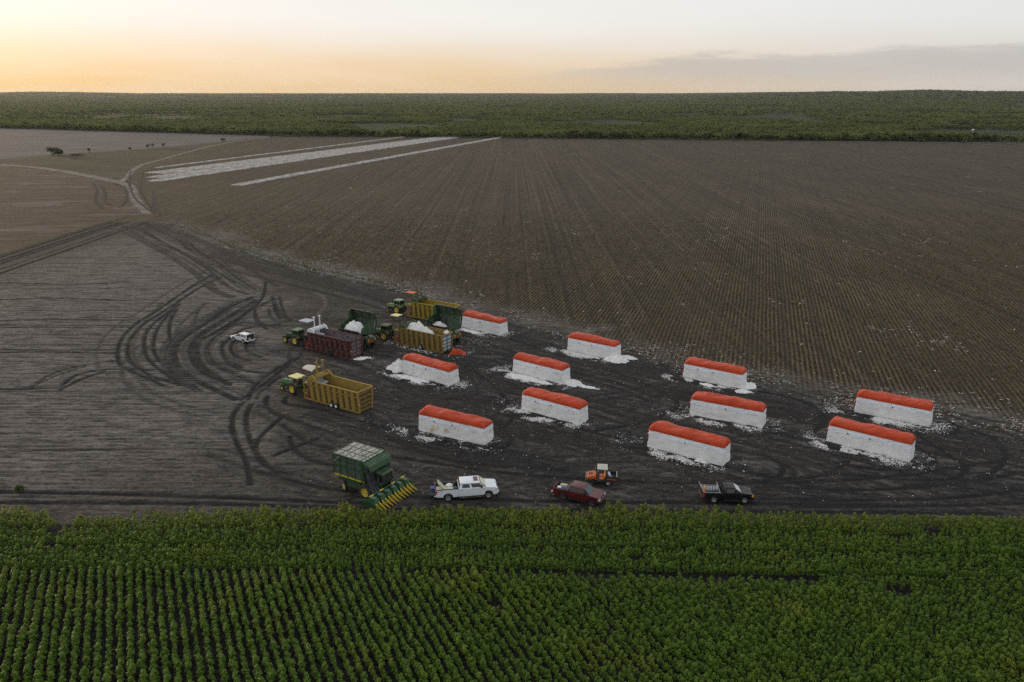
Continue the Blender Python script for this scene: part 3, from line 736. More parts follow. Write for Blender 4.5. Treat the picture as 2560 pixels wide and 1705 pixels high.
# the plants that show largest are single things, the rest of the crop is one mass
dep = py_ * math.cos(R(17.28)) + CAM_H * math.sin(R(17.28))
vis = (np.abs(px_) < .64 * dep) & (py_ > 49.3)
order = np.where(vis)[0]; order = order[np.argsort(py_[order])][:300]
single = np.zeros(len(px_), bool); single[order] = True
for i in order:
    o = bpy.data.objects.new('cotton_plant', crop_src[pick[i]]); col.objects.link(o)
    o.location = (px_[i], py_[i], -.05); o.rotation_euler = (0, 0, rz_[i]); o.scale = (scl[i],) * 3
    tag(o, 'leafy green cotton plant in the crop rows along the bottom edge', 'plant', 'cotton plants along the bottom edge')
m = ~single
scatter('cotton_crop', np.stack([px_[m], py_[m], np.full(m.sum(), -.05)], 1), rz_[m], scl[m], pick[m], crop_src)

# stubble stalks and lint close to the yard
n = NT('dry_stalk')
oi = n.n('ShaderNodeObjectInfo')
M_STALK = n.fin(n.mix(oi.outputs['Random'], (.066, .049, .024), (.18, .135, .068)), .95, 0, .1)
def mat_lint(name, c1, c2):
    n = NT(name)
    a = n.noise(n.obj, 5, 4, .7)
    n.bump(a, .7, .06)
    return n.fin(n.mix(n.ramp(a, .3, .65), c1, c2), 1, 0, .05)
M_LINT = mat_lint('loose_lint', (.50, .48, .45), (.76, .75, .74))
stalk_src = []
for k in range(5):
    b = MB()
    for q in range(7):
        a = random.uniform(0, 6.28); r = random.uniform(0, .14); t = random.uniform(.05, .2)
        x, y = r * math.cos(a), r * math.sin(a); b.bar((x, y, -.05), (x + t * math.cos(a), y + t * math.sin(a), random.uniform(.10, .30)), .035)
    stalk_src.append(b.mesh('stalk', M_STALK))
for k in range(2):
    b = MB()
    for q in range(3): b.ball((random.uniform(-.25, .25), random.uniform(-.25, .25), .12), random.uniform(.05, .10), 5, 3, (1.2, 1.2, .7), .3)
    stalk_src.append(b.mesh('lint_tuft', M_LINT))
u_ = np.arange(-330.6, 420, .76); pts = []
cu, su = math.cos(ROW_A), math.sin(ROW_A)
for u in u_:
    v = np.arange(20, 470, .8) + rng.uniform(0, .5)
    x = u * cu + v * su + rng.normal(0, .09, len(v)); y = -u * su + v * cu
    dep = y * .955 + 12.5
    m = (np.abs(x) < 12 + .66 * dep) & (y < 330) & (y > 40) & (rng.random(len(v)) < smooth(330, 90, y) ** .8)
    pts.append(np.stack([x[m], y[m]], 1))
pts = np.concatenate(pts)
s_ = signed_to_road(pts[:, 0], pts[:, 1]) + (fbm(pts[:, 0] / 9, pts[:, 1] / 9, 3, 4) - .5) * 16
m = (s_ > 4) & inside(pts[:, 0], pts[:, 1], offset_line(ROAD_X, 0) + stubble_poly[len(ROAD_X):]) & (rng.random(len(pts)) < smooth(2, 14, s_))
pts = pts[m]
lintp = fbm(pts[:, 0] / 7, pts[:, 1] / 18, 88, 3)
pk = np.where(rng.random(len(pts)) < .003 + .30 * smooth(.72, .82, lintp), rng.integers(5, 7, len(pts)), rng.integers(0, 5, len(pts)))
# the names of the sources sort by number, so indices follow the list
scatter('stubble', np.concatenate([pts, np.zeros((len(pts), 1))], 1), rng.uniform(0, 6.28, len(pts)), rng.uniform(.55, 1.1, len(pts)), pk, stalk_src)
# trash and lint strewn over the headland between yard and stubble
k = 16000
t = rng.random(k); xa = -122 + 215 * t; ya = np.interp(xa, [p[0] for p in ROAD_X], [p[1] for p in ROAD_X])
off = rng.gamma(2.2, 2.4, k) - 2.5
hx, hy = xa + off * .7, ya + off * .71
m = rng.random(k) < smooth(.30, .62, fbm(hx / 5, hy / 5, 99, 3)) * np.clip(1.3 - hy / 230, .25, 1)
hx, hy = hx[m], hy[m]
pk = np.where(rng.random(len(hx)) < .35, rng.integers(5, 7, len(hx)), rng.integers(0, 5, len(hx)))
scatter('headland_trash', np.stack([hx, hy, np.full(len(hx), .0)], 1), rng.uniform(0, 6.28, len(hx)), rng.uniform(.3, .8, len(hx)), pk, stalk_src)

# ------------------------------------------------------------------ brush forest
tree_src = []
for k in range(6):
    w = rng.uniform(2.0, 2.9); h = rng.uniform(3.6, 5.4)
    lobes = [(0, 0, h * .55, w * .7, w * .7, h * .42)]
    for q in range(6):
        a = rng.uniform(0, 6.28); r = w * rng.uniform(.4, .8)
        lobes.append((r * math.cos(a), r * math.sin(a), h * rng.uniform(.35, .8), w * .42, w * .42, h * .26))
    tree_src.append(leaf_cloud(170, .95, lobes, .9, M_BRUSH, 'brush_tree'))
FP = []; FS = []
for d0, d1, sp_, s0 in ((0, 1500, 4.3, 1.0), (1500, 3500, 9.5, 1.9), (3500, 9000, 27, 3.6)):
    xm = d1 * .74 + 60
    gxx, gyy = np.meshgrid(np.arange(-xm, xm, sp_), np.arange(560, d1, sp_))
    gxx = gxx + rng.uniform(-.5, .5, gxx.shape) * sp_; gyy = gyy + rng.uniform(-.5, .5, gxx.shape) * sp_
    gxx, gyy = gxx.ravel(), gyy.ravel(); d = np.hypot(gxx, gyy)
    edge = gyy - forest_y(gxx)
    den = fbm(gxx / 160 + 3, gyy / 260, 13, 4)
    m = (edge > 1) & (d >= d0) & (d < d1) & (np.abs(gxx) < gyy * .70 + 60) & ((rng.random(len(gxx)) < smooth(.31, .47, den)) | (edge < 25))
    gxx, gyy, edge, den = gxx[m], gyy[m], edge[m], den[m]
    s = s0 * rng.uniform(.65, 1.25, len(gxx)) * (.75 + .5 * den) * np.where(edge < 14, 1.55, 1)
    FP.append(np.stack([gxx, gyy, terrain(gxx, gyy) - .1], 1)); FS.append(np.stack([s, s, s * (1 if s0 == 1 else .8 if s0 < 3 else .5)], 1))
FP = np.concatenate(FP); FS = np.concatenate(FS)
print('forest', len(FP), 'stubble', len(pts), 'crop', len(px_))
scatter('brush_forest', FP, rng.uniform(0, 6.28, len(FP)), FS, rng.integers(0, 6, len(FP)), tree_src)

# single trees and bushes on the field margins
def bush(label, loc, w, h, cat='bush', name='bush', lobes_n=5, grp=None):
    t = thing(name, label, cat, loc, 0, grp)
    b = MB()
    for q in range(3):
        a = q * 2.1 + 1; b.cyl((0, 0, -.3), (w * .15 * math.cos(a), w * .15 * math.sin(a), h * .45), .03 * h, .012 * h, 6)
    b.build('trunk', M_BARK, t)
    lobes = []
    for q in range(lobes_n):
        a = rng.uniform(0, 6.28); r = w * rng.uniform(.05, .32)
        lobes.append((r * math.cos(a), r * math.sin(a) * .8, h * rng.uniform(.26, .66), w * .27, w * .25, h * .32))
    part('crown', leaf_cloud(max(260, int(110 * w)), max(.4, w * .075), lobes, .45, M_BUSH, 'crown'), t)
    return t
G_ = 'bushes and trees along the field margin'
bush('large rounded green tree, highest lobe of the biggest clump at far left', (-326.6, 580, -.2), 9.5, 6.2, 'tree', 'margin_tree', 7, G_)
bush('wide low green tree leaning right of the tallest lobe in the biggest clump', (-322.0, 579.5, -.2), 10, 4.9, 'tree', 'margin_tree', 7, G_)
bush('low brown scrub row just right of the biggest tree clump', (-309.5, 579, -.2), 9, 1.6, 'bush', 'bush', 6, G_)
bush('small upright bush alone between the biggest clump and the middle bushes', (-313.5, 606, -.2), 4, 4.2, 'bush', 'bush', 4, G_)
bush('tiny dark bush left of the paired middle bushes', (-297.6, 637, -.2), 3.2, 2.4, 'bush', 'bush', 3, G_)
bush('left half of the paired middle bushes, low and spreading', (-294.5, 661, -.2), 5, 3.4, 'bush', 'bush', 4, G_)
bush('right half of the paired middle bushes, taller and ragged', (-290.6, 662, -.2), 4, 4.4, 'bush', 'bush', 4, G_)
bush('round bush right of the paired middle bushes', (-286, 671, -.2), 4.5, 3.6, 'bush', 'bush', 4, G_)
bush('rounded bush alone on the field margin near the white strips', (-263, 745, -.2), 6.5, 3.8, 'bush', 'bush', 5, G_)
bush('small dark bush at the point where the grey field narrows out', (-243.3, 828, -.2), 4, 3, 'bush', 'bush', 4, G_)
bush('big round tree standing just clear of the wood edge', (-232, 838, -.2), 10, 7.5, 'tree', 'margin_tree', 7, G_)
bush('dark squat tree right of the big round tree at the wood edge', (-217, 835, -.2), 9, 6, 'tree', 'margin_tree', 6, G_)
bush('few yellow weeds standing in the bare soil at the lower left edge', (-54.5, 79.3, 0), 1.1, .7, 'bush', 'weed', 4)

# far off: pale roofs, a white tank on its mast, a pump beside the field road
n = NT('pale_roof'); M_ROOF = n.fin(n.mix(n.noise(n.obj, .2), (.26, .26, .26), (.34, .33, .32)), .7)
n = NT('white_tank'); M_TANK = n.fin(n.mix(n.noise(n.obj, 2), (.5, .5, .5), (.56, .56, .56)), .5)
M_STEEL = paint('galvanised', (.35, .36, .37), .45, .3, .6)
for (x, y, l, lb) in ((-2650, 5300, 210, 'long pale roof among the trees, leftmost under the hazy horizon'), (-2230, 5500, 150, 'long pale roof under the hazy horizon, next right of the leftmost'), (-1800, 5650, 240, 'longest pale roof under the hazy left horizon'), (-1180, 5600, 110, 'short pale roof on the horizon nearest the picture centre')):
    z = float(terrain(x, y))
    t = thing('far_shed', lb, 'shed', (x, y, z), -math.atan2(x, y), 'far pale roofs')
    MB().box(-l / 2, l / 2, -15, 15, 0, 6).build('wall', M_TANK, t)
    MB().prism([(-l / 2 - 2, 6), (l / 2 + 2, 6), (l / 2 + 2, 9), (-l / 2 - 2, 9)], -17, 17).build('roof', M_ROOF, t)
t = thing('water_tank', 'small white globe on a thin mast above the wood at right', 'tank', (419, 748, -.5))
MB().ball((0, 0, 10.6), 1.0, 12, 8).build('globe', M_TANK, t, 60)
MB().cyl((0, 0, 0), (0, 0, 10.2), .25, .18).build('mast', M_STEEL, t)
t = thing('pump', 'small dark pump with a post on the pale field road at right', 'pump', (403.5, 731, 0))
MB().box(-2.2, 1.2, -.8, .8, 0, 1.6).build('housing', paint('dark_steel', (.03, .035, .04), .6), t, None, .1)
MB().cyl((1.8, 0, 0), (1.8, 0, 4.2), .16, .12).build('post', M_STEEL, t)

# ------------------------------------------------------------------ haze: one even box of air round everything below the sky
hz = bpy.data.materials.new('haze'); hz.use_nodes = True
hz.node_tree.nodes.clear()
ho = hz.node_tree.nodes.new('ShaderNodeOutputMaterial'); hv = hz.node_tree.nodes.new('ShaderNodeVolumePrincipled')
hv.inputs['Color'].default_value = (.82, .86, .92, 1); hv.inputs['Density'].default_value = HAZE_DENSITY; hv.inputs['Anisotropy'].default_value = .45
hz.node_tree.links.new(hv.outputs[0], ho.inputs['Volume'])
o = MB().box(-14800, 14800, -14800, 14800, -2.5, 96).build('haze', hz)
o['kind'] = 'stuff'

# ------------------------------------------------------------------ cotton modules under orange tarps
n = NT('packed_cotton')
lay = n.noise(n.mapping(n.obj, (.5, .5, 7)), 1.5, 5, .65); st = n.noise(n.obj, .75, 4, .6); fb = n.noise(n.obj, 9, 3, .7)
k_ = n.mix(n.ramp(lay, .3, .7), (.66, .65, .635), (.81, .81, .80))
oi = n.n('ShaderNodeObjectInfo')
k_ = n.mix(n.math('MULTIPLY', n.ramp(st, .5, .68), n.ramp(n.attr('stain', 'OBJECT'), 0, 1, .12, .8)), k_, (.47, .375, .20))
k_ = n.mix(n.ramp(n.noise(n.obj, 3.3, 5, .75), .67, .76, 0, .55), k_, (.20, .17, .14))
n.bump(n.math('ADD', lay, n.math('MULTIPLY', fb, .6)), .7, .08)
M_PACKED = n.fin(k_, 1, 0, .05)
def tarp_mat(name, c, c2, rough):
    n = NT(name)
    a = n.noise(n.mapping(n.obj, (.5, 1.6, 1.6), .5), 1.3, 5, .6, 1.2); b = n.noise(n.mapping(n.obj, (.35, 2.5, 2.5), -.35), 1.7, 4, .6, .8); d = n.noise(n.obj, .8, 4)
    n.bump(n.math('ADD', a, n.math('MULTIPLY', b, .8)), .65, .28)
    return n.fin(n.mix(n.ramp(d, .35, .65), c, c2), n.ramp(d, .3, .7, rough, rough + .15), 0, .3)
M_TARP = tarp_mat('orange_tarp', (.51, .052, .008), (.43, .040, .007), .29)
M_SKIRT = tarp_mat('white_tarp', (.80, .83, .88), (.72, .76, .82), .45)
M_FLAP = tarp_mat('faded_flap', (.72, .22, .16), (.68, .14, .08), .5)
n = NT('dark_cord'); M_CORD = n.fin(n.mix(n.noise(n.obj, 5), (.03, .03, .03), (.06, .055, .05)), .9)
def ring_pts(x0, x1, y0, y1, step, rc=.12):
    """points round a rectangle with clipped corners, and their outward normals"""
    P = []
    def side(ax, ay, bx, by, nx, ny):
        m = max(2, int(math.hypot(bx - ax, by - ay) / step))
        for i in range(m): P.append((ax + (bx - ax) * i / m, ay + (by - ay) * i / m, nx, ny))
    side(x0 + rc, y0, x1 - rc, y0, 0, -1); P.append((x1 - rc, y0, .3, -.95)); P.append((x1 - rc * .3, y0 + rc * .3, .7, -.7))
    side(x1, y0 + rc, x1, y1 - rc, 1, 0); P.append((x1 - rc * .3, y1 - rc * .3, .7, .7))
    side(x1 - rc, y1, x0 + rc, y1, 0, 1); P.append((x0 + rc * .3, y1 - rc * .3, -.7, .7))
    side(x0, y1 - rc, x0, y0 + rc, -1, 0); P.append((x0 + rc * .3, y0 + rc * .3, -.7, -.7))
    return P
def band(P, levels, seed, amp, fr):
    """closed wall of stacked rings; levels: list of (z function, outset)"""
    vs = []
    for li, (zf, out_) in enumerate(levels):
        for k, (x, y, nx, ny) in enumerate(P):
            z = zf(x, y); d = out_ + amp * (mnoise.noise(Vector((x * fr + seed * 7.3, y * fr, z * fr * 2.5))))
            vs.append((x + nx * d, y + ny * d, z))
    m = len(P); fs = [(l * m + k, l * m + (k + 1) % m, (l + 1) * m + (k + 1) % m, (l + 1) * m + k) for l in range(len(levels) - 1) for k in range(m)]
    b = MB(); b.add(vs, fs); return b
MODULES = [((-12.2, 96.12), (-3.46, 91.39)), ((16.93, 91.11), (24.97, 85.61)), ((39.81, 92.56), (47.48, 86.62)), ((47.39, 102.4), (55.1, 97.13)), ((26.57, 116.44), (34.12, 111.18)), ((24.38, 101.48), (32.89, 96.77)), ((9.52, 130.08), (16.89, 124.85)), ((-9.46, 144.41), (-2.18, 138.73)), ((-17.25, 118.56), (-9.49, 112.5)), ((0.13, 118.8), (7.52, 113.14)), ((1.33, 103.34), (8.91, 97.7))]
MOD_LABEL = ['orange-topped cotton module with yellowish stained side, nearest the parked green picker',
 'orange-topped cotton module with a deeply wrinkled tarp, directly behind the orange utility cart',
 'orange-topped cotton module at the right edge, the nearer of the right-hand pair',
 'orange-topped cotton module at the right edge, the farther of the right-hand pair',
 'orange-topped cotton module beside the stubble with low cotton spill at its right end',
 'orange-topped cotton module right of centre, before the one with the low spill',
 'orange-topped cotton module beside the stubble with a tall white heap at its right corner',
 'orange-topped cotton module farthest back, right of the raised green picker basket',
 'orange-topped cotton module with high cotton spill at its left end, below crumpled tarp',
 'orange-topped cotton module with a thick white drift along front and right end',
 'orange-topped cotton module at the centre, in front of the one standing in a thick drift']
MOD_FLAP = [1, 1, 1, 2, 2, 1, 1, 2, 1, 1, 1]
LINT_X, LINT_Y, LINT_S = [], [], []
def strew(cx, cy, sx, sy, ang, k, s0, s1, dens=.45):
    a = rng.normal(0, 1, (k, 2)) * (sx, sy); a = a[(np.abs(a) < (sx * 2.3, sy * 2.3)).all(1)]
    x = cx + a[:, 0] * math.cos(ang) - a[:, 1] * math.sin(ang); y = cy + a[:, 0] * math.sin(ang) + a[:, 1] * math.cos(ang)
    m = fbm(x / 1.6, y / 1.6, 17, 4) + rng.normal(0, .05, len(x)) > dens
    LINT_X.append(x[m]); LINT_Y.append(y[m]); LINT_S.append(rng.uniform(s0, s1, m.sum()) * rng.uniform(.12, .34, m.sum()))
for mi, (A, B) in enumerate(MODULES):
    L = math.hypot(B[0] - A[0], B[1] - A[1]); ang = math.atan2(B[1] - A[1], B[0] - A[0]); W = 2.3
    t = thing('cotton_module', MOD_LABEL[mi], 'cotton module', (A[0], A[1], 0), ang, 'tarped cotton modules in the yard')
    P = ring_pts(0, L, 0, W, .3)
    zt = 2.08
    b = band(P, [(lambda x, y, z=z: z, .10 - .085 * z) for z in (-.12, .15, .45, .8, 1.15, 1.5, 1.85, zt)], mi, .11, 1.3)
    blk = b.build('cotton_block', M_PACKED, t, 50)
    blk['stain'] = 1.0 if mi == 0 else random.choice([0.0, .1, .25])
    tw = lambda x, y: 1.42 + .13 * mnoise.noise(Vector((x * .35 + mi * 3.1, y * .35, mi))) + .02 * x / L
    b = band(P, [(tw, -.01), (lambda x, y: 1.66, .0), (lambda x, y: 1.8, -.03), (lambda x, y: 2.0, -.05), (lambda x, y: 2.14, -.06)], mi + 20, .05, 2.0)
    b.build('tarp_skirt', M_SKIRT, t, 50)
    nu, nv = 64, 23
    G2 = []
    for i in range(nu):
        tu = -1 + 2 * i / (nu - 1); tu = math.copysign(1 - (1 - abs(tu)) ** 1.7, tu); pu = max(0, 1 - abs(tu) ** 16) ** .36
        r = []
        for j in range(nv):
            tv = math.sin(math.pi / 2 * (-1 + 2 * j / (nv - 1))); pv = max(0, 1 - abs(tv) ** 3.6) ** .42
            x = L * (.5 + .5 * tu); y = W * (.5 + .485 * tv)
            lump = .24 * mnoise.noise(Vector((x * .55 + mi * 5.7, y * .8, mi * 2.2))) + .11 * mnoise.noise(Vector((x * 1.5 - y * 1.3, y * 1.4 + mi, 4.0))) + .035 * mnoise.noise(Vector((x * 3.5 + y * 3, y * 1.2, mi + 8.0)))
            q = pu * pv; z = 2.10 + .78 * q + lump * q * q + .06 * math.sin(x * .6 + mi) * q
            o_ = .05 * mnoise.noise(Vector((x * 1.1, z * 1.6, mi * 3.3 + (0 if tv < 0 else 9))))
            r.append((x + (o_ if abs(tu) > .97 else 0), y + math.copysign(abs(o_), tv) * (abs(tv) > .9), z))
        G2.append(r)
    MB().grid(G2).build('tarp_cover', M_TARP, t, 60)
    if MOD_FLAP[mi]:
        f = MB(); zz = 1.55 if MOD_FLAP[mi] == 1 else 1.6
        if MOD_FLAP[mi] == 1:
            f.grid([[(-.02, .35, zz), (-.02, .75, zz + .1)], [(-.28, .3, zz - .12), (-.25, .7, zz - .02)], [(-.5, .32, zz - .38), (-.42, .62, zz - .3)]])
        else:
            f.grid([[(-.03, .2, zz), (-.03, 1.1, zz)], [(-.25, .15, 1.2), (-.3, 1.0, 1.25)], [(-.33, .2, .75), (-.38, .95, .8)], [(-.3, .2, .35), (-.3, .9, .4)]])
        f.build('tarp_flap', M_FLAP if mi in (0, 1, 3, 4, 10) else M_TARP, t, 60)
    for tx in (.5,) if mi % 2 else (.25, .52):
        MB().ball((L * tx, -.05, 1.62), .09, 6, 4).build('cord_knot', M_CORD, t)
    c_, s_ = math.cos(ang), math.sin(ang)
    def w2(u, v): return A[0] + u * c_ - v * s_, A[1] + u * s_ + v * c_
    heavy = {0: .8, 1: .55, 2: .95, 3: 1.0, 4: .9, 5: .85, 6: 1.0, 7: .8, 8: 1.3, 9: 1.6, 10: .9}[mi]
    strew(*w2(L * .30, -1.25), L * .30, .75, ang, int(4800 * heavy), .10, .34, .56)
    strew(*w2(L * .55, -.9), L * .28, .45, ang, int(700 * heavy), .10, .40, .535)
    strew(*w2(-1.8, .2), 1.5, 1.3, ang, int(500 * heavy), .08, .26, .54)
    strew(*w2(L + .9, .9), .9, 1.2, ang, int(500 * heavy), .10, .34, .52)
    strew(*w2(L * .5, -.3), L * .9, 4.0, ang, int(240 * heavy), .05, .15, .45)
# stray bolls all over the yard
k = 1100; xx = rng.uniform(-25, 75, k); yy = rng.uniform(76, 150, k); m = signed_to_road(xx, yy) < 2
LINT_X.append(xx[m]); LINT_Y.append(yy[m]); LINT_S.append(rng.uniform(.03, .075, m.sum()))
# under the machines
for c in ((-16.0, 130.2, 4.0, .6, -.6, 700, .1, .4), (-19.5, 133.2, 1.6, .8, -.6, 260, .1, .35), (-8.6, 129.8, .9, 1.3, .6, 320, .12, .4), (-24.9, 125.2, 1.0, .5, .3, 420, .15, .45), (-6.6, 134.8, 1.5, 1.5, 0, 200, .1, .3), (-34.5, 103.6, 1.2, .6, 0, 10, .05, .1)):
    strew(*c, .42)
lint_src = []
for k in range(5):
    b = MB()
    for q in range(4): b.ball((random.uniform(-.6, .6), random.uniform(-.5, .5), random.uniform(.1, .35)), random.uniform(.35, .75), 6, 4, (1.2, 1, .62), .28)
    lint_src.append(b.mesh('cotton_tuft', M_LINT))
LX, LY, LS = np.concatenate(LINT_X), np.concatenate(LINT_Y), np.concatenate(LINT_S)
scatter('loose_cotton', np.stack([LX, LY, np.full(len(LX), -.03)], 1), rng.uniform(0, 6.28, len(LX)), np.stack([LS, LS, LS * .8], 1), rng.integers(0, 5, len(LX)), lint_src)
print('lint', len(LX))

M_HEAP = mat_lint('heaped_cotton', (.50, .49, .47), (.80, .79, .78))
def heap(label, c, rx, ry, h, ang, seed, z=0.0, name='cotton_heap', cat='cotton heap', ragged=.5, power=1.3):
    """lumpy pile with a ragged foot"""
    nr, na = 12, 40; vs = [(0, 0, h)]
    for i in range(1, nr + 1):
        r = i / nr
        for j in range(na):
            a = 2 * math.pi * j / na
            out_ = 1 + ragged * .7 * mnoise.noise(Vector((math.cos(a) * 1.4 + seed, math.sin(a) * 1.4, seed * 1.7))) + ragged * .4 * mnoise.noise(Vector((math.cos(a) * 4 + seed, math.sin(a) * 4, seed)))
            x, y = rx * r * out_ * math.cos(a), ry * r * out_ * math.sin(a)
            zz = h * (1 - r ** power) + (.22 * h + .06) * (mnoise.noise(Vector((x * 1.6 + seed, y * 1.6, 1))) + .6 * mnoise.noise(Vector((x * 4.2, y * 4.2 + seed, 2)))) * (r < .97)
            vs.append((x, y, max(zz, -.1 if i == nr else .02)))
    fs = [(0, 1 + j, 1 + (j + 1) % na) for j in range(na)]
    for i in range(nr - 1):
        fs += [(1 + i * na + j, 1 + (i + 1) * na + j, 1 + (i + 1) * na + (j + 1) % na, 1 + i * na + (j + 1) % na) for j in range(na)]
    b = MB(); b.add(vs, fs)
    o = b.build(name, M_HEAP, None, 80); o.location = (c[0], c[1], z); o.rotation_euler = (0, 0, ang)
    return tag(o, label, cat, 'heaps of loose cotton')
heap('tall white cotton heap at the right corner of the module beside the stubble', (17.3, 124.2), 2.1, 1.3, 1.05, -.5, 1.0)
heap('low white cotton heap trailing right behind the tall heap', (19.3, 125.6), 1.8, .9, .45, -.5, 2.0)
heap('white cotton drift along the front of the middle module', (2.4, 115.6), 3.6, 1.0, .38, -.62, 3.0, ragged=.8)
heap('white cotton heap at the right end of the middle module, its tail running right', (9.2, 113.3), 2.2, 1.2, .65, -.45, 4.0, ragged=.8)
heap('thin white tail of cotton right of the middle module', (11.6, 111.6), 1.5, .45, .2, -.5, 5.0, ragged=.9)
heap('white cotton spill at the right end of the back module by the stubble', (35.4, 112.3), 1.8, 1.0, .55, .5, 6.0, ragged=.8)
heap('small round cotton heap at the near right corner of the back module by the stubble', (34.0, 109.9), 1.2, .8, .4, 0, 7.0, ragged=.7)
heap('small cotton heap at the front of the back module by the stubble', (29.6, 112.5), 1.3, .55, .3, -.6, 8.0, ragged=.8)
heap('high sloping cotton spill against the left end of the module below the orange tarp', (-18.0, 120.2), 1.7, 1.9, 1.5, -.6, 9.0, ragged=.5)
heap('white cotton drift along the front of the module below the orange tarp', (-15.2, 115.4), 3.0, .9, .3, -.62, 10.0, ragged=.9)
heap('patch of white cotton in front of the farthest back module', (-7.5, 140.9), 2.0, .7, .3, -.6, 11.0, ragged=.9)
heap('small white cotton tuft at the foot of the wrinkled module', (22.6, 86.5), .8, .35, .45, -.6, 12.0, ragged=.6)
heap('white cotton spilled behind the dark red builder', (-24.9, 125.3), 1.3, .55, .3, .4, 13.0, ragged=.7)
# crumpled orange tarp behind the full builder
G2 = []
for i in range(22):
    r = []
    for j in range(9):
        x = -1.3 + 2.8 * i / 21; y = -.55 + 1.1 * j / 8
        e = min(1, 4 * min(i, 21 - i) / 21, 3.0 * min(j, 8 - j) / 8)
        z = e * (.60 + .5 * mnoise.noise(Vector((x * 1.3 + 3, y * 1.8, 0))) + .2 * mnoise.noise(Vector((x * 4, y * 4, 2))) + .35 * math.exp(-((x + .7) / .6) ** 2))
        r.append((x, y + .25 * math.sin(x * 1.6), max(.0, z) - .03))
    G2.append(r)
o = MB().grid(G2).build('crumpled_tarp', M_TARP, None, 70); o.location = (-9.3, 127.9, 0); o.rotation_euler = (0, 0, -.15)
tag(o, 'crumpled bright orange tarp lying behind the full yellow builder', 'tarp')

# ------------------------------------------------------------------ farm machines
M_GREEN = paint('farm_green', (.016, .070, .022), .38, .30, spec=.5)
M_GREEN2 = paint('worn_green', (.022, .075, .030), .5, .5, c2=(.05, .07, .045))
M_HOOD = paint('faded_green_hood', (.10, .19, .075), .4, .3)
M_RIM = paint('yellow_rim', (.62, .47, .035), .45, .35)
M_STRIPE = paint('yellow_stripe', (.60, .46, .025), .4, .25)
M_TYRE = paint('tyre_rubber', (.018, .018, .018), .9, .4)
M_BLACK = paint('black_steel', (.015, .015, .016), .6, .4)
M_DUCT = paint('grey_black_duct', (.030, .033, .042), .45, .25)
M_GLASS = glass('window_glass')
M_WHITE = paint('white_enamel', (.72, .74, .76), .35, .12, spec=.5)
M_LGREY = paint('grey_panel', (.42, .46, .52), .5, .2)
M_CREAM = paint('cream_canopy', (.60, .54, .45), .6, .25)
M_PYEL = paint('pale_yellow_roof', (.78, .70, .30), .5, .1)
M_ORANGE = paint('burnt_orange', (.62, .16, .03), .5, .3)
n = NT('red_reflector'); M_SMV = n.fin(n.mix(n.noise(n.obj, 3), (.72, .06, .02), (.62, .045, .015)), .4)
n = NT('amber_lens'); M_AMBER = n.fin(n.mix(n.noise(n.obj, 3), (.85, .30, .01), (.75, .25, .01)), .3)
M_REDCAN = paint('red_can', (.40, .03, .015), .45, .3)
M_RUST = paint('rusty_brown', (.075, .040, .018), .7, .4, c2=(.10, .075, .04))
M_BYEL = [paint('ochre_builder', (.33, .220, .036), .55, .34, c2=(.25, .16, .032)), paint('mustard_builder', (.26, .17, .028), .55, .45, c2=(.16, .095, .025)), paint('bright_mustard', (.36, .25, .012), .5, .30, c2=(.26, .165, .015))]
M_BRED = paint('oxblood_builder', (.085, .018, .016), .5, .22, c2=(.13, .075, .075))
M_BREDIN = paint('worn_builder_inside', (.17, .15, .18), .5, .2, c2=(.10, .025, .025))
n = NT('cage_mesh')
w_ = n.n('ShaderNodeTexBrick'); n.put(w_.inputs['Vector'], n.mapping(n.obj, (1, 1, 1)))
x_ = n.noise(n.mapping(n.obj, (1.2, 1.2, 2.5)), 1.8, 4, .7)
M_MESH = n.fin(n.mix(n.ramp(x_, .38, .68), (.030, .046, .032), (.10, .105, .095)), .8)
n = NT('lint_choked_mesh')
x_ = n.noise(n.mapping(n.obj, (2, 2, 2)), 1.5, 5, .75)
M_LINTMESH = n.fin(n.mix(n.ramp(x_, .36, .66), (.15, .15, .135), (.54, .48, .43)), .95)

def wheel(parent, x, y, r, w, rim=None, side=1, ratio=.62, steer=0, hub=True):
    """tyre with a dished rim; the rim faces the given side"""
    e = MB()
    e.lathe([(r * ratio, -w * .5), (r * .88, -w * .5), (r * .97, -w * .36), (r, -w * .2), (r, w * .2), (r * .97, w * .36), (r * .88, w * .5), (r * ratio, w * .5), (r * ratio, -w * .5)], (0, 0, 0), 22)
    if r > .55:
        for i in range(22):
            a = 2 * math.pi * i / 22; c, s_ = math.cos(a), math.sin(a); c2, s2 = math.cos(a + .14), math.sin(a + .14)
            for q in (-1, 1):
                e.bar((r * .98 * c, 0, r * .98 * s_), (r * .97 * c2, q * w * .46, r * .97 * s2), .05 * r + .01, .05, up=(c, 0, s_))
    o = e.build('wheel', M_TYRE, parent, 40)
    o.location = (x, y, r); o.rotation_euler = (0, 0, steer)
    b = MB()
    b.lathe([(r * ratio, side * w * .46), (r * ratio * .93, side * w * .40), (r * ratio * .86, side * w * .16), (r * .22, side * w * .10), (r * .2, side * w * .26), (.001, side * w * .26)], (0, 0, 0), 20)
    b.build('rim', rim or M_RIM, o, 35)
    return o
M_RECESS = paint('dark_recess', (.085, .058, .018), .7, .3, c2=(.12, .085, .03))  # darker brown tone for the panels between the ribs and the rear gates
M_RECESS_RED = paint('dark_red_recess', (.035, .010, .010), .7, .2, c2=(.06, .035, .035))  # darker red tone for the panels between the red builder's ribs
def panel(m, a, b, c, d, th=.04):
    a, b, c, d = map(Vector, (a, b, c, d)); nn = (b - a).cross(d - a).normalized() * th
    return m.hexa([a, b, c, d, a + nn, b + nn, c + nn, d + nn])

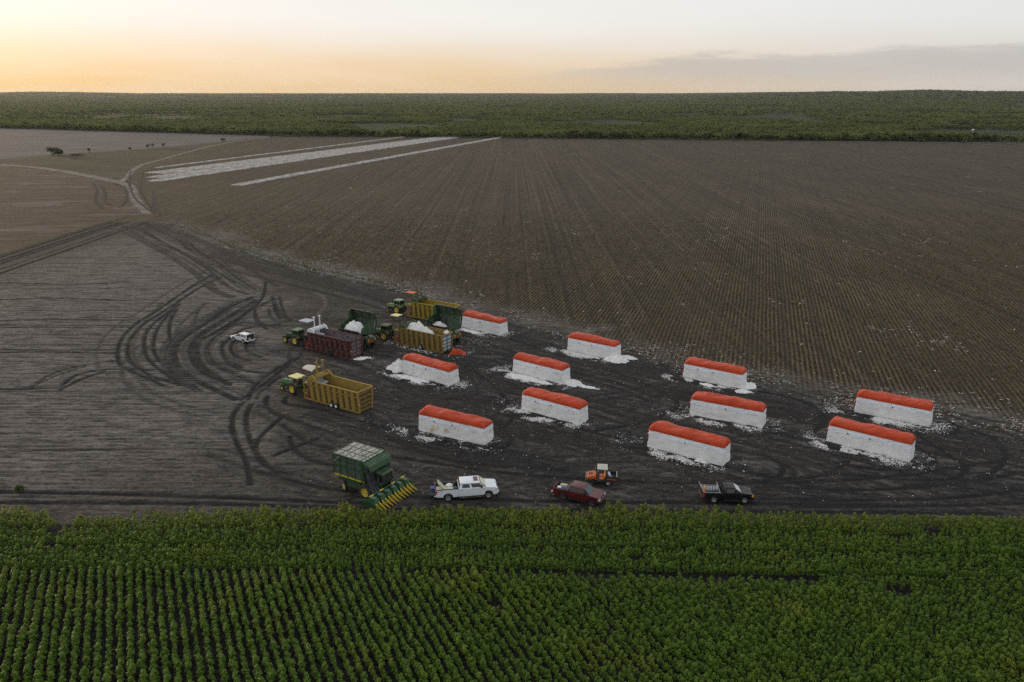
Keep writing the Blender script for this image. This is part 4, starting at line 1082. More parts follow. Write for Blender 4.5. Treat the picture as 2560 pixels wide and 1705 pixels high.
def tractor(label, loc, rz, cab='cab', mfwd=False, body=None, hood=None, roof=None):
    body = body or M_GREEN; hood = hood or body; wb = 2.7
    t = thing('tractor', label, 'tractor', (*loc, 0), rz, 'tractors hitched to the builders')
    for s in (1, -1):
        wheel(t, 0, s * .98, .88, .50, M_RIM, s)
        if mfwd: wheel(t, wb, s * .92, .64, .38, M_RIM, s)
        else: wheel(t, wb, s * .72, .40, .26, M_RIM, s)
    b = MB(); b.box(-.5, 2.6, -.28, .28, .62, 1.0); b.box(2.4, 3.25, -.3, .3, .6, 1.05); b.bar((wb, -.85, .55), (wb, .85, .55), .16); b.bar((0, -.9, .88), (0, .9, .88), .26); b.box(-1.0, -.3, -.2, .2, .55, .75)
    b.build('chassis', M_BLACK if cab != 'canopy' else body, t, None, .02)
    b = MB()
    b.prism([(.95, 1.0), (3.1, 1.0), (3.2, 1.2), (3.15, 1.52), (2.6, 1.66), (.95, 1.74)], -.36, .36)
    b.build('hood', hood, t, None, .06)
    g = MB(); g.box(3.18, 3.24, -.3, .3, 1.02, 1.45); g.build('grille', M_BLACK, t)
    b = MB()
    for s in (1, -1):
        b.prism([(-.85, 1.35), (-.55, 1.78), (.0, 1.92), (.5, 1.82), (.5, 1.70), (0, 1.80), (-.48, 1.66), (-.75, 1.32)], s * .72, s * 1.22)
    b.build('fender', body, t, None, .02)
    b = MB(); b.cyl((1.9, .2, 1.6), (1.9, .2, 2.45), .05, .05, 8); b.cyl((2.3, -.15, 1.6), (2.3, -.15, 2.1), .09, .09, 8); b.build('exhaust', M_BLACK, t, 40)
    if cab == 'cab':
        b = MB(); b.hexa([(-.55, -.78, 1.15), (.95, -.70, 1.15), (.95, .70, 1.15), (-.55, .78, 1.15), (-.5, -.76, 1.75), (.98, -.68, 1.75), (.98, .68, 1.75), (-.5, .76, 1.75)])
        b.build('cab_base', body, t, None, .03)
        b = MB(); b.hexa([(-.47, -.74, 1.751), (.95, -.66, 1.751), (.95, .66, 1.751), (-.47, .74, 1.751), (-.38, -.68, 2.55), (.85, -.62, 2.55), (.85, .62, 2.55), (-.38, .68, 2.55)])
        b.build('cab_glass', M_GLASS, t)
        b = MB()
        for s in (1, -1):
            for x0, x1 in ((-.49, -.40), (.97, .87), (.22, .22)): b.bar((x0, s * (.76 if x0 < .9 else .68), 1.74), (x1, s * (.70 if x0 < .9 else .64), 2.56), .08)
        b.build('cab_post', body, t)
        b = MB(); b.hexa([(-.6, -.82, 2.55), (1.08, -.78, 2.55), (1.08, .78, 2.55), (-.6, .82, 2.55), (-.5, -.7, 2.76), (.98, -.66, 2.76), (.98, .66, 2.76), (-.5, .7, 2.76)])
        b.build('cab_roof', roof or hood, t, None, .06)
    else:
        b = MB(); b.box(-.35, .15, -.28, .28, 1.25, 1.45); b.box(-.42, -.3, -.28, .28, 1.45, 1.95); b.build('seat', M_BLACK, t, None, .03)
        b = MB(); b.box(-.6, .95, -.66, .66, 1.0, 1.14); b.build('platform', body, t)
        b = MB(); b.bar((.85, 0, 1.3), (.6, 0, 1.85), .05); b.cyl((.6, 0, 1.85), (.58, 0, 1.89), .2, .2, 12); b.build('steering_wheel', M_BLACK, t)
        b = MB()
        for s in (1, -1): b.bar((-.5, s * .66, 1.1), (-.42, s * .62, 2.5), .09); b.bar((.5, s * .66, 1.1), (.45, s * .62, 2.5), .06)
        b.build('canopy_post', M_BLACK, t)
        b = MB(); b.hexa([(-.95, -.85, 2.5), (1.05, -.85, 2.5), (1.05, .85, 2.5), (-.95, .85, 2.5), (-.9, -.8, 2.62), (1.0, -.8, 2.62), (1.0, .8, 2.62), (-.9, .8, 2.62)])
        b.build('canopy_roof', roof or M_PYEL, t, None, .03)
    b = MB(); b.add([(-.72, .78, 1.55), (-.72, 1.16, 1.55), (-.72, .97, 1.90), (-.69, .78, 1.55), (-.69, 1.16, 1.55), (-.69, .97, 1.90)], [(0, 1, 2), (5, 4, 3), (0, 3, 4, 1), (1, 4, 5, 2), (2, 5, 3, 0)])
    b.build('warning_triangle', M_SMV, t)
    b = MB(); b.box(-1.6, -.9, -.06, .06, .5, .62); b.build('drawbar', M_BLACK, t)
    return t

def builder(label, rear_near, rear_far, ang, paint_m, inside_m=None, L=9.4, wheels='pair', post_m=None, mast_m=None, canopy=None, gate_m=None, front=True, carr_m=None, recess_m=None):
    """rear corners on the ground give place; +X points to the tractor, +Y faces the near side"""
    inside_m = inside_m or paint_m
    cx, cy = (rear_near[0] + rear_far[0]) / 2, (rear_near[1] + rear_far[1]) / 2
    t = thing('module_builder', label, 'module builder', (cx, cy, 0), ang, 'cotton module builders')
    Hh = 3.15; yb, yt = 1.22, 1.52
    def wy(z): return yb + (yt - yb) * (z - .25) / (Hh - .25)
    for s in (1, -1):
        b = MB(); panel(b, (0, s * yb, .12), (L, s * yb, .12), (L, s * yt, Hh), (0, s * yt, Hh), .05 * s)
        b.build('side_wall', inside_m, t)
        b = MB(); panel(b, (.1, s * (yb + .056), .14), (L - .1, s * (yb + .056), .14), (L - .1, s * (yt + .056), Hh - .02), (.1, s * (yt + .056), Hh - .02), .012 * s); b.build('recess_panel', recess_m or M_RECESS, t)  # thin panel over the outer wall, darker than the ribs
        rb = MB(); w = .70; d0, d1 = .07, .27
        q = lambda x, z, d: (x, s * (wy(z) + d), z)
        rb.hexa([q(0, .3, d0), q(w, .3, d0), q(w, 2.42, d0), q(0, 2.42, d0), q(.07, .34, d1), q(w - .07, .34, d1), q(w - .07, 2.40, d1), q(.07, 2.40, d1)])
        me = rb.mesh('rib', paint_m)
        ub = MB(); ub.hexa([q(0, 2.56, d0), q(w, 2.56, d0), q(w, 3.04, d0), q(0, 3.04, d0), q(.07, 2.58, d1 - .04), q(w - .07, 2.58, d1 - .04), q(w - .07, 3.02, d1 - .04), q(.07, 3.02, d1 - .04)])
        ume = ub.mesh('upper_rib', paint_m)
        nr = 8
        for i in range(nr):
            x = .42 + i * (L - .84 - w) / (nr - 1)
            if wheels == 'single' and i == 4 and s == 1: pass
            part('rib', me, t, (x, 0, 0)); part('upper_rib', ume, t, (x, 0, 0))
        b = MB(); b.bar((0, s * (wy(2.49) + .14), 2.49), (L, s * (wy(2.49) + .14), 2.49), .13, .11); b.build('stringer', paint_m, t)
        b = MB(); b.bar((-.05, s * (yt + .03), Hh + .03), (L, s * (yt + .03), Hh + .03), .24, .16); b.build('top_rail', M_LGREY if paint_m in (M_BYEL[0],) and s == 9 else paint_m, t, None, .02)
        b = MB(); b.bar((-.15, s * (yb + .10), .17), (L + 1.2, s * (yb + .10), .17), .16, .18); b.build('sill', paint_m, t)
        b = MB(); b.bar((-.06, s * (yb - .02), .1), (-.06, s * (yt - .02), Hh), .26, .2, up=(0, 1, 0)); b.build('corner_post', paint_m, t)
    b = MB(); panel(b, (L, yb, .12), (L, -yb, .12), (L, -yt, Hh), (L, yt, Hh), .06); b.build('front_wall', inside_m, t)
    g = MB(); panel(g, (-.05, -yb + .1, .2), (-.05, yb - .1, .2), (-.05, yt - .14, Hh - .1), (-.05, -yt + .14, Hh - .1), .05)
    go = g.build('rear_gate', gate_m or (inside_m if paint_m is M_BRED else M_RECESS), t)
    for z in (.35, .95, 1.55, 2.2, 2.85):
        e = MB(); y = yb - .12 + (yt - yb) * z / Hh; e.bar((-.13, -y, z), (-.13, y, z), .07, .09); e.build('gate_bar', paint_m if gate_m is None else M_GREEN2, go)
    for f in (-.5, 0, .5):
        e = MB(); e.bar((-.122, f * 2 * (yb - .2), .25), (-.122, f * 2 * (yt - .2), Hh - .15), .07, .06, up=(1, 0, 0)); e.build('gate_bar', paint_m if gate_m is None else M_GREEN2, go)
    b = MB(); b.bar((-.1, -yt, Hh - .02), (-.1, yt, Hh - .02), .16, .14); b.build('gate_beam', paint_m, t)
    b = MB(); b.cyl((-.17, yb + .12, 1.35), (-.25, yb + .12, 1.35), .14, .12, 10); b.build('marker_lamp', M_AMBER, t, 40)
    # carriage that rides on the rails, drawn up to the front
    cm = carr_m or paint_m; xc = L - 1.0
    b = MB()
    for x in (xc - .45, xc + .45): b.bar((x, -yt - .1, Hh + .50), (x, yt + .1, Hh + .50), .18, .34)
    for s in (1, -1):
        b.prism([(xc - .85, Hh + .12), (xc + .85, Hh + .12), (xc + .6, Hh + .58), (xc + .2, Hh + .82), (xc - .2, Hh + .82), (xc - .6, Hh + .58)], s * (yt - .15), s * (yt + .16))
    b.box(xc - .3, xc + .3, -.9, .9, Hh + .40, Hh + .78)
    b.build('carriage', cm, t, None, .04)
    b = MB()
    for x, y in ((xc - .2, .6), (xc + .3, -.6), (xc + .1, 0)): b.bar((x, y, Hh + .4), (x, y, Hh - .65), .2)
    b.box(xc - .55, xc + .55, -1.0, 1.0, Hh - .85, Hh - .6); b.build('tamper_foot', M_LGREY if carr_m is None else carr_m, t)
    for y in (.62, -.62):
        b = MB(); b.cyl((xc, y, Hh + .7), (xc, y, Hh + 2.45), .115, .115, 10); b.cyl((xc, y, Hh + 2.45), (xc, y, Hh + 2.62), .20, .20, 10); b.build('cylinder_post', post_m or cm, t, 40)
    b = MB(); b.bar((xc + .55, -.1, Hh + .5), (xc + .55, -.1, Hh + 2.9), .13); b.build('mast', mast_m or cm, t)
    # platform, ladder and canopy ahead of the chamber
    b = MB(); b.box(L + .1, L + 1.3, -yb, yb, Hh - .75, Hh - .68)
    for s in (1, -1): b.bar((L + 1.2, s * yb, .2), (L + 1.2, s * yb, Hh + .25), .08); b.bar((L + .1, s * yb, Hh + .25), (L + 1.25, s * yb, Hh + .25), .05)
    b.bar((L + 1.2, -yb, Hh + .25), (L + 1.2, yb, Hh + .25), .05); b.bar((L + 1.2, -yb, 1.2), (L + 1.2, yb, 1.2), .07)
    b.build('platform', paint_m, t)
    b = MB()
    for s in (0, .42): b.bar((L + .55 + s, yb + .12, .25), (L + .55 + s, yb + .12, Hh - .7), .05)
    for z in np.arange(.5, Hh - .7, .32): b.bar((L + .55, yb + .12, z), (L + .97, yb + .12, z), .04)
    b.build('ladder', paint_m, t)
    b = MB(); b.cyl((L + .3, yb + .05, .35), (L + .3, yb + .05, 1.35), .15, .15, 10); b.ball((L + .3, yb + .05, 1.42), .12, 8, 5); b.build('gas_bottle', M_REDCAN, t, 40)
    b = MB(); b.bar((L + 1.2, .7, .5), (L + 2.9, 0, .55), .13); b.bar((L + 1.2, -.7, .5), (L + 2.9, 0, .55), .13); b.build('hitch', paint_m, t)
    if canopy:
        mat, kind, cl, cw, cz, cxo = canopy
        b = MB()
        for y in (-.5, .5): b.bar((L + .4, y, Hh - .7), (L + .5, y, Hh + cz), .06)
        b.build('canopy_post', M_BLACK, t)
        G3 = []
        for i in range(9):
            r = []
            for j in range(7):
                u, v = -1 + 2 * i / 8, -1 + 2 * j / 6
                z = Hh + cz + ((.32 * (1 - v * v) * (1 - .2 * u * u) + .05 * mnoise.noise(Vector((u * 2, v * 2, 1)))) if kind == 'cloth' else .05 * (1 - v * v))
                r.append((L + cxo + u * cl / 2, v * cw / 2 * (1 - (.18 * u if kind == 'cloth' else 0)), z))
            G3.append(r)
        b = MB(); b.grid(G3); b.grid([[(p[0], p[1], p[2] - .05) for p in r] for r in G3]); b.build('canopy', mat, t, 40)
    xw = L * .47
    if wheels == 'pair':
        for s in (1, -1):
            for x in (xw - .46, xw + .46): wheel(t, x, s * (yb + .34), .40, .26, M_WHITE, s, .6)
        b = MB()
        for i in range(4): b.bar((xw - .55, yb + .36, 1.2 + .28 * i), (xw + .55, yb + .36, 1.2 + .28 * i), .07)
        for x in (xw - .55, xw + .55): b.bar((x, yb + .34, .8), (x, yb + .34, 2.1), .09)
        b.bar((xw - .5, yb + .2, .5), (xw + .5, yb + .2, .5), .14); b.bar((xw, yb + .2, .5), (xw, yb + .2, 1.2), .16)
        b.build('wheel_bracket', paint_m, t)
    else:
        for s in (1, -1): wheel(t, xw, s * (yb + .38), .52, .34, M_LGREY if wheels == 'single' else M_BLACK, s, .55)
        b = MB(); b.bar((xw, yb + .2, .55), (xw, yb + .22, 1.7), .2); b.bar((xw - .4, yb + .24, 1.5), (xw + .4, yb + .24, 1.5), .12); b.build('wheel_bracket', M_RUST, t)
        h = MB(); pp = spline([(1.8, 2.1), (2.6, 1.55), (3.6, 1.35), (4.6, 1.5), (5.2, 1.9)], .4)
        for p, q in zip(pp[:-1], pp[1:]): h.bar((L * .92 - p[0], wy(p[1]) + .22, p[1]), (L * .92 - q[0], wy(q[1]) + .22, q[1]), .06)
        h.build('hose', M_BLACK, t)
    return t
BA = R(147.2)
def along(p, q, d, off=0):
    """point d metres ahead of the middle of a rear edge, off metres to the far side"""
    m = ((p[0] + q[0]) / 2, (p[1] + q[1]) / 2); return (m[0] + d * math.cos(BA) + off * math.sin(BA) * 1.0, m[1] + d * math.sin(BA) - off * math.cos(BA))
Y1, Y2 = (-21.0, 101.4), (-19.6, 103.5)
R1, R2 = (-26.55, 124.9), (-25.2, 127.0)
C1, C2 = (-11.75, 127.9), (-10.4, 130.0)
T1, T2 = (-11.6, 145.6), (-10.2, 147.7)
builder('empty ochre module builder with two small white wheels, nearest of the builders', Y1, Y2, BA, M_BYEL[0], canopy=(M_CREAM, 'cloth', 2.2, 1.9, 1.25, .6))
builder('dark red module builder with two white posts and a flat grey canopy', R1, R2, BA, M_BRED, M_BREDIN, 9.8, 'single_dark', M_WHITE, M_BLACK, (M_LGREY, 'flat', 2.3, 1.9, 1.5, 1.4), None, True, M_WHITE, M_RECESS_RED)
builder('brownish yellow module builder heaped with white cotton, grey barred end gate', C1, C2, BA, M_BYEL[1], None, 9.4, 'single', M_RUST, M_BLACK, (M_PYEL, 'flat', 1.7, 1.5, 1.7, 1.5), M_LGREY, True, M_GREEN2)
builder('bright mustard module builder standing farthest back, beside the stubble edge', T1, T2, BA, M_BYEL[2], None, 9.6, 'pair', M_RUST, M_RUST, (M_ORANGE, 'flat', 2.1, 1.5, 1.5, .9), None, True, M_GREEN2)
tractor('green tractor with a flat pale yellow roof, hitched to the nearest ochre builder', along(Y1, Y2, 13.2), R(144.5), 'canopy', False, None, M_HOOD, M_PYEL)
tractor('dark green cab tractor with four big yellow wheels, hitched to the dark red builder', along(R1, R2, 13.4), R(145), 'cab', True, None, M_GREEN, M_HOOD)
tractor('green cab tractor with a dull roof, hitched to the cotton-filled builder', along(C1, C2, 13.2), R(150), 'cab', False, None, M_HOOD, paint('dull_roof', (.13, .13, .10), .6, .5))
tractor('pale green cab tractor hitched to the mustard builder farthest back', along(T1, T2, 13.6), R(146), 'cab', False, M_HOOD, paint('pale_hood', (.20, .27, .12), .5, .3), paint('pale_roof_green', (.24, .34, .18), .5, .2))
# the cotton in the full builder
c0 = along(C1, C2, 6.2)
o = heap('mound of white cotton filling the front of the brownish yellow builder', c0, 3.3, 1.45, 1.75, BA, 21.0, 2.6, ragged=.12, power=1.1)
c1 = along(C1, C2, .5, .9)
heap('small tuft of white cotton on the rear corner of the full builder', c1, .7, .45, .6, BA, 22.0, 2.95, ragged=.4)
n_ = MB()

# ------------------------------------------------------------------ cotton pickers
def picker(label, loc, rz, raised=False):
    t = thing('cotton_picker', label, 'cotton picker', (*loc, 0), rz, 'green cotton pickers')
    for s in (1, -1):
        wheel(t, 1.4, s * 1.55, .92, .62, M_RIM, s, .56)
        wheel(t, -2.0, s * 1.25, .60, .42, M_RIM, s, .56, R(-24) if not raised else 0)
    b = MB(); b.box(-2.6, 2.2, -.9, .9, .95, 1.5); b.bar((1.4, -1.5, .92), (1.4, 1.5, .92), .35); b.bar((-2.0, -1.2, .62), (-2.0, 1.2, .62), .2); b.bar((-2.0, 0, .6), (-2.0, 0, 1.1), .3); b.build('chassis', M_BLACK, t)
    b = MB()
    for s in (1, -1): b.prism([(-1.5, .75), (.35, .75), (.45, 1.2), (.45, 1.95), (-1.5, 1.95)], s * 1.0, s * 1.48)
    eng = b.build('engine_panel', M_GREEN, t, None, .03)
    for s in (1, -1):
        for z in (1.0, 1.2, 1.4, 1.6):
            e = MB(); e.bar((-1.2, s * 1.495, z), (.1, s * 1.495, z), .05, .05); e.build('louver', M_GREEN2, eng)
    b = MB(); b.hexa([(-3.1, -1.2, 1.0), (-1.55, -1.2, 1.0), (-1.55, 1.2, 1.0), (-3.1, 1.2, 1.0), (-2.9, -1.2, 1.9), (-1.55, -1.2, 1.9), (-1.55, 1.2, 1.9), (-2.9, 1.2, 1.9)]); b.build('rear_hood', M_GREEN, t, None, .04)
    e = MB(); e.add([(-3.14, -.25, 1.15), (-3.14, .25, 1.15), (-3.1, 0, 1.58), (-3.11, -.25, 1.15), (-3.11, .25, 1.15), (-3.07, 0, 1.58)], [(0, 1, 2), (5, 4, 3), (0, 3, 4, 1), (1, 4, 5, 2), (2, 5, 3, 0)]); e.build('warning_triangle', M_SMV, t)
    for s in (1, -1):
        e = MB(); e.box(-3.12, -3.02, s * .75 - .12, s * .75 + .12, 1.35, 1.75); e.build('tail_lamp', M_AMBER, t)
    # cab
    b = MB(); b.hexa([(1.7, -.80, 1.45), (2.85, -.80, 1.45), (2.85, .80, 1.45), (1.7, .80, 1.45), (1.7, -.78, 2.0), (3.2, -.76, 2.0), (3.2, .76, 2.0), (1.7, .78, 2.0)]); b.build('cab_base', M_GREEN, t, None, .03)
    b = MB(); b.hexa([(1.72, -.77, 2.001), (3.19, -.75, 2.001), (3.19, .75, 2.001), (1.72, .77, 2.001), (1.75, -.74, 3.05), (3.0, -.72, 3.05), (3.0, .72, 3.05), (1.75, .74, 3.05)]); b.build('cab_glass', M_GLASS, t)
    b = MB()
    for s in (1, -1):
        for x0, x1 in ((1.72, 1.75), (2.35, 2.35), (3.2, 3.0)): b.bar((x0, s * .785, 1.98), (x1, s * .75, 3.06), .08)
    b.build('cab_post', M_BLACK, t)
    rf = MB(); rf.hexa([(1.6, -.9, 3.05), (3.35, -.9, 3.0), (3.35, .9, 3.0), (1.6, .9, 3.05), (1.65, -.84, 3.22), (3.3, -.84, 3.12), (3.3, .84, 3.12), (1.65, .84, 3.22)])
    ro = rf.build('cab_roof', M_GREEN, t, None, .03)
    for i in range(6):
        e = MB(); y = -.7 + .28 * i; e.bar((1.7, y, 3.225), (2.75, y, 3.175), .13, .03); e.build('roof_slat', M_HOOD if False else M_GREEN2, ro)
    e = MB(); e.bar((2.9, -.86, 3.17), (2.9, .86, 3.17), .10, .05); e.build('roof_bar', M_BLACK, ro)
    for s in (1, -1):
        e = MB(); e.bar((2.6, s * .82, 2.9), (3.1, s * 1.5, 2.75), .04); e.box(3.05, 3.13, s * 1.5 - .12, s * 1.5 + .12, 2.45, 2.85); e.build('mirror', M_BLACK, t)
    # air ducts from the row units up to the basket
    for s in (1, -1):
        for q in range(3):
            y = s * (.98 + .36 * q); e = MB()
            pts_ = [(2.95, y * 1.1, 1.0), (2.4, y * 1.02, 1.4), (2.05, y, 2.2), (1.75, y, 3.3), (1.55, y, 3.95)]
            for p, q2 in zip(pts_[:-1], pts_[1:]): e.bar(p, q2, .27, .34)
            e.build('air_duct', M_DUCT, t, None, .03)
    # header: a toolbar, six row units each with two snouts, end shields
    HX = -.8
    b = MB(); b.cyl((3.85, -3.05, 1.30), (3.85, 3.05, 1.30), .09, .09, 8); b.bar((3.6, -2.95, .85), (3.6, 2.95, .85), .2)
    for y in (-1.3, 1.3): b.bar((2.2, y * .6, 1.0), (3.6, y, .85), .18)
    tb = b.build('toolbar', M_GREEN, t, 40); tb.location.x = HX
    for y in (-2.6, -1.0, .9, 2.5):
        e = MB(); e.cyl((3.85, y - .28, 1.30), (3.85, y + .28, 1.30), .098, .098, 8); e.build('bar_band', M_STRIPE, tb, 40)
    for i in range(6):
        y = -2.55 + 1.02 * i
        u = MB(); u.prism([(3.5, .2), (4.65, .2), (4.75, .5), (4.55, .95), (4.2, 1.2), (3.6, 1.15)], y - .40, y + .40)
        uo = u.build('row_unit', M_GREEN, t, None, .05); uo.location.x = HX
        e = MB(); e.ball((4.25, y - .15, 1.22), .30, 10, 6, (1.25, .85, .55)); e.build('unit_cap', paint('glossy_cap_%d' % i, (.05, .13, .085), .18, .1, spec=.6) if i == 0 and not raised else bpy.data.materials.get('glossy_cap_0', M_GREEN), uo, 60)
        for d in (-.30, .22):
            e = MB(); yy = y + d
            e.hexa([(4.68, yy - .085, .30), (5.75, yy - .025, .10), (5.75, yy + .025, .10), (4.68, yy + .085, .30), (4.62, yy - .055, .74), (5.75, yy - .02, .15), (5.75, yy + .02, .15), (4.62, yy + .055, .74)])
            e.build('snout', M_STRIPE, uo, None, .02)
    for s in (1, -1):
        e = MB(); e.prism([(2.95, .15), (4.9, .12), (5.0, .45), (4.6, .95), (3.4, 1.02), (2.95, .9)], s * 3.05, s * 3.14); e.build('end_shield', M_GREEN, t, None, .02).location.x = HX
    # basket
    if not raised:
        bt = MB(); bt.box(-3.0, 1.35, -1.72, 1.72, 1.98, 2.08); bo = bt.build('basket', M_GREEN, t)
        x0, x1, z0, z1, w = -3.05, 1.3, 2.0, 4.45, 1.75
        m = MB()
        for s in (1, -1): m.box(x0 + .05, x1 - .05, s * (w - .06), s * (w - .02), z0 + .1, z1 - .03)
        m.box(x0 + .02, x0 + .06, -w + .05, w - .05, z0 + .1, z1 - .03)
        m.build('mesh_side', M_MESH, bo)
        m = MB(); m.box(x0 + .05, x1, -w + .05, w - .05, z1 - .04, z1); m.build('mesh_top', M_LINTMESH, bo)
        for s in (1, -1):
            for x in (x0 + .05, x0 + 1.05, x0 + 2.1, x0 + 3.2, x1 - .05):
                e = MB(); wd = .30 if x > x1 - .2 else .09; e.box(x - wd, x, s * w - .05, s * w + .05, z0, z1 + .01); e.build('basket_post', M_GREEN, bo)
            for z, h in ((z0 + 1.22, .17), (z1 - .06, .14), (z1 - .55, .09)):
                e = MB(); e.box(x0, x1, s * w - .06, s * w + .06, z - h / 2, z + h / 2); e.build('basket_rail', M_GREEN, bo)
            e = MB(); e.box(x0 - .02, x1 + .05, s * w - .03, s * w + .085, z0 - .04, z0 + .1); e.build('yellow_stripe', M_STRIPE, bo)
            e = MB(); e.bar((x0 + .1, s * (w + .03), z1 - .9), (x0 + 1.0, s * (w + .03), z1 - .15), .05); e.build('basket_brace', M_CREAM, bo)
        for z in (z0 + 1.22, z1 - .06):
            e = MB(); e.box(x0 - .06, x0 + .06, -w, w, z - .06, z + .06); e.build('basket_rail', M_GREEN, bo)
        e = MB(); e.box(x1 - .03, x1 + .03, -w, w, z0, z1 - .5); e.build('basket_front', M_GREEN2, bo)
        for y in np.linspace(-w + .03, w - .03, 4):
            e = MB(); e.bar((x0, y, z1 + .02), (x1, y, z1 + .02), .07, .05); e.build('top_bar', M_GREEN, bo)
        for x in np.linspace(x0 + .02, x1 - 1.0, 5):
            e = MB(); e.bar((x, -w, z1 + .022), (x, w, z1 + .022), .06, .05); e.build('top_bar', M_GREEN, bo)
        e = MB(); e.bar((x1 - .42, -w, z1 + .04), (x1 - .42, w, z1 + .04), .16, .07); e.build('light_bar', M_HOOD, bo)
        # sloping hood over the ducts
        e = MB(); e.hexa([(x1 - .35, -w, z1 - .3), (x1 + 1.15, -w, z1 - .95), (x1 + 1.15, w, z1 - .95), (x1 - .35, w, z1 - .3), (x1 - .35, -w, z1 - .02), (x1 + .95, -w, z1 - .35), (x1 + .95, w, z1 - .35), (x1 - .35, w, z1 - .02)])
        ho_ = e.build('duct_hood', M_GREEN, bo, None, .04)
        for i in range(7):
            e = MB(); y = -w + .25 + .5 * i; e.box(x1 - .3, x1 + .9, y - .015, y + .015, 0, .03, Matrix.Translation((0, 0, z1 - .02 - .07)) @ Matrix.Shear('XY', 4, (0, 0)) if False else Matrix.Translation((x1 - .3, 0, z1 - .012)) @ Matrix.Rotation(R(14.2), 4, 'Y') @ Matrix.Translation((-(x1 - .3), 0, 0))); e.build('hood_seam', M_GREEN2, ho_)
    else:
        # tipped over the left side: the long lower edge is hinged out towards the builder
        bt = MB(); x0, x1 = -3.1, 1.9
        bt.hexa([(x0, 2.55, 3.55), (x1, 2.55, 3.55), (x1, -1.0, 3.0), (x0, -1.0, 3.0), (x0, 2.55, 3.65), (x1, 2.55, 3.65), (x1, -1.0, 3.12), (x0, -1.0, 3.12)])
        bo = bt.build('basket', M_GREEN, t); bo.location.z = -.55
        e = MB(); panel(e, (x0 + .1, 2.6, 3.35), (x1 - .6, 2.6, 3.35), (x1 - .6, 2.95, 4.15), (x0 + .1, 2.95, 4.15), .06); e.build('dump_belt', M_DUCT, bo)
        e = MB(); panel(e, (x0, -1.0, 3.1), (x1, -1.0, 3.1), (x1, -1.55, 5.2), (x0, -1.55, 5.2), .06); panel(e, (x0, -1.55, 5.2), (x1, -1.55, 5.2), (x1, -1.1, 6.5), (x0, -1.1, 6.5), .05); e.build('mesh_side', M_MESH, bo)
        e = MB(); panel(e, (x0, -1.1, 6.5), (x1, -1.1, 6.5), (x1, -.2, 6.95), (x0, -.2, 6.95), .05); e.build('mesh_top', M_LINTMESH, bo)
        for x in (x0, x1):
            e = MB(); panel(e, (x, -1.0, 3.1), (x, 2.6, 3.6), (x, 2.3, 4.6), (x, .9, 5.0), .08)
            e.hexa([(x, -1.55, 5.2), (x, -1.0, 3.1), (x, .9, 5.0), (x, -.6, 5.5), (x + .08, -1.55, 5.2), (x + .08, -1.0, 3.1), (x + .08, .9, 5.0), (x + .08, -.6, 5.5)])
            e.build('end_wall', M_GREEN2 if x < 0 else M_GREEN, bo)
        e = MB(); e.prism([(x1 - .1, 5.0), (x1 + .5, 5.0), (x1 + .7, 5.6), (x1 + .5, 6.6), (x1 - .1, 6.85)], -1.15, -.3); e.build('lid_end', M_GREEN, bo, None, .08)
        for z, y, h in ((5.2, -1.5, .32), (6.5, -1.02, .14), (3.3, -.95, .16)):
            e = MB(); e.bar((x0, y, z), (x1, y, z), .12, h); e.build('basket_rail', M_GREEN, bo)
        for x in np.linspace(x0, x1, 4):
            e = MB(); e.bar((x, -.93, 3.1), (x, -1.47, 5.2), .16, .1); e.bar((x, -1.47, 5.2), (x, -1.0, 6.5), .16, .1); e.build('basket_post', M_GREEN, bo)
        e = MB(); e.bar((x0 + .4, .2, 1.9), (x0 + .6, .9, 3.5), .16); e.bar((x1 - .4, .2, 1.9), (x1 - .6, .9, 3.5), .16); e.build('lift_arm', M_BLACK, t)
        e = MB(); e.cyl((x0 - .1, -.6, 3.9), (x0 - .12, -.9, 5.3), .045, .045, 8); e.build('lift_ram', M_LGREY, bo)
        e = MB(); e.bar((x0, 2.5, 3.48), (x1, 2.5, 3.48), .08, .08); e.build('yellow_stripe', M_STRIPE, bo)
    return t
picker('green cotton picker with a mesh basket and yellow snouts, parked by the crop edge', (-16.1, 79.4), R(-32))
p = along(R1, R2, 4.2, 5.0); picker('green cotton picker tipping its cotton-filled basket over the dark red builder', p, BA, True)
q_ = along(C1, C2, 4.3, 4.7); picker('green cotton picker with its nearly empty raised basket behind the full yellow builder', q_, BA, True)
ca, sa = math.cos(BA), math.sin(BA)
o = heap('white cotton tumbling from the tipped basket over the dark red builder', (p[0] - .3 * ca - .9 * sa, p[1] - .3 * sa + .9 * ca), 2.5, 1.55, 1.6, BA, 31.0, 2.95, ragged=.15, power=2.0)
o = heap('thin strip of white cotton left in the raised basket of the farther picker', (q_[0] + .4 * ca - .6 * sa, q_[1] + .4 * sa + .6 * ca), 1.5, .8, .75, BA, 32.0, 2.9, ragged=.2)

# ------------------------------------------------------------------ pickups, car, utility cart
M_PWHITE = paint('white_car_paint', (.74, .77, .80), .22, .10, spec=.5, coat=.4)
M_PRED = paint('dark_red_car_paint', (.095, .008, .010), .22, .06, spec=.4, coat=.25)
M_PBLACK = paint('black_car_paint', (.006, .008, .011), .25, .04, spec=.3)
M_CHROME = paint('chrome_trim', (.62, .64, .67), .2, .15, .9)
M_ALLOY = paint('alloy_rim', (.46, .47, .49), .3, .25, .6)
M_DALLOY = paint('dark_alloy', (.05, .05, .055), .4, .3)
M_PLASTIC = paint('black_plastic', (.02, .02, .021), .6, .3)
n = NT('red_lamp'); M_TAIL = n.fin(n.mix(n.noise(n.obj, 8), (.40, .008, .01), (.30, .006, .008)), .2)
n = NT('clear_lamp'); M_HEADL = n.fin(n.mix(n.noise(n.obj, 8), (.55, .56, .58), (.45, .46, .48)), .12)
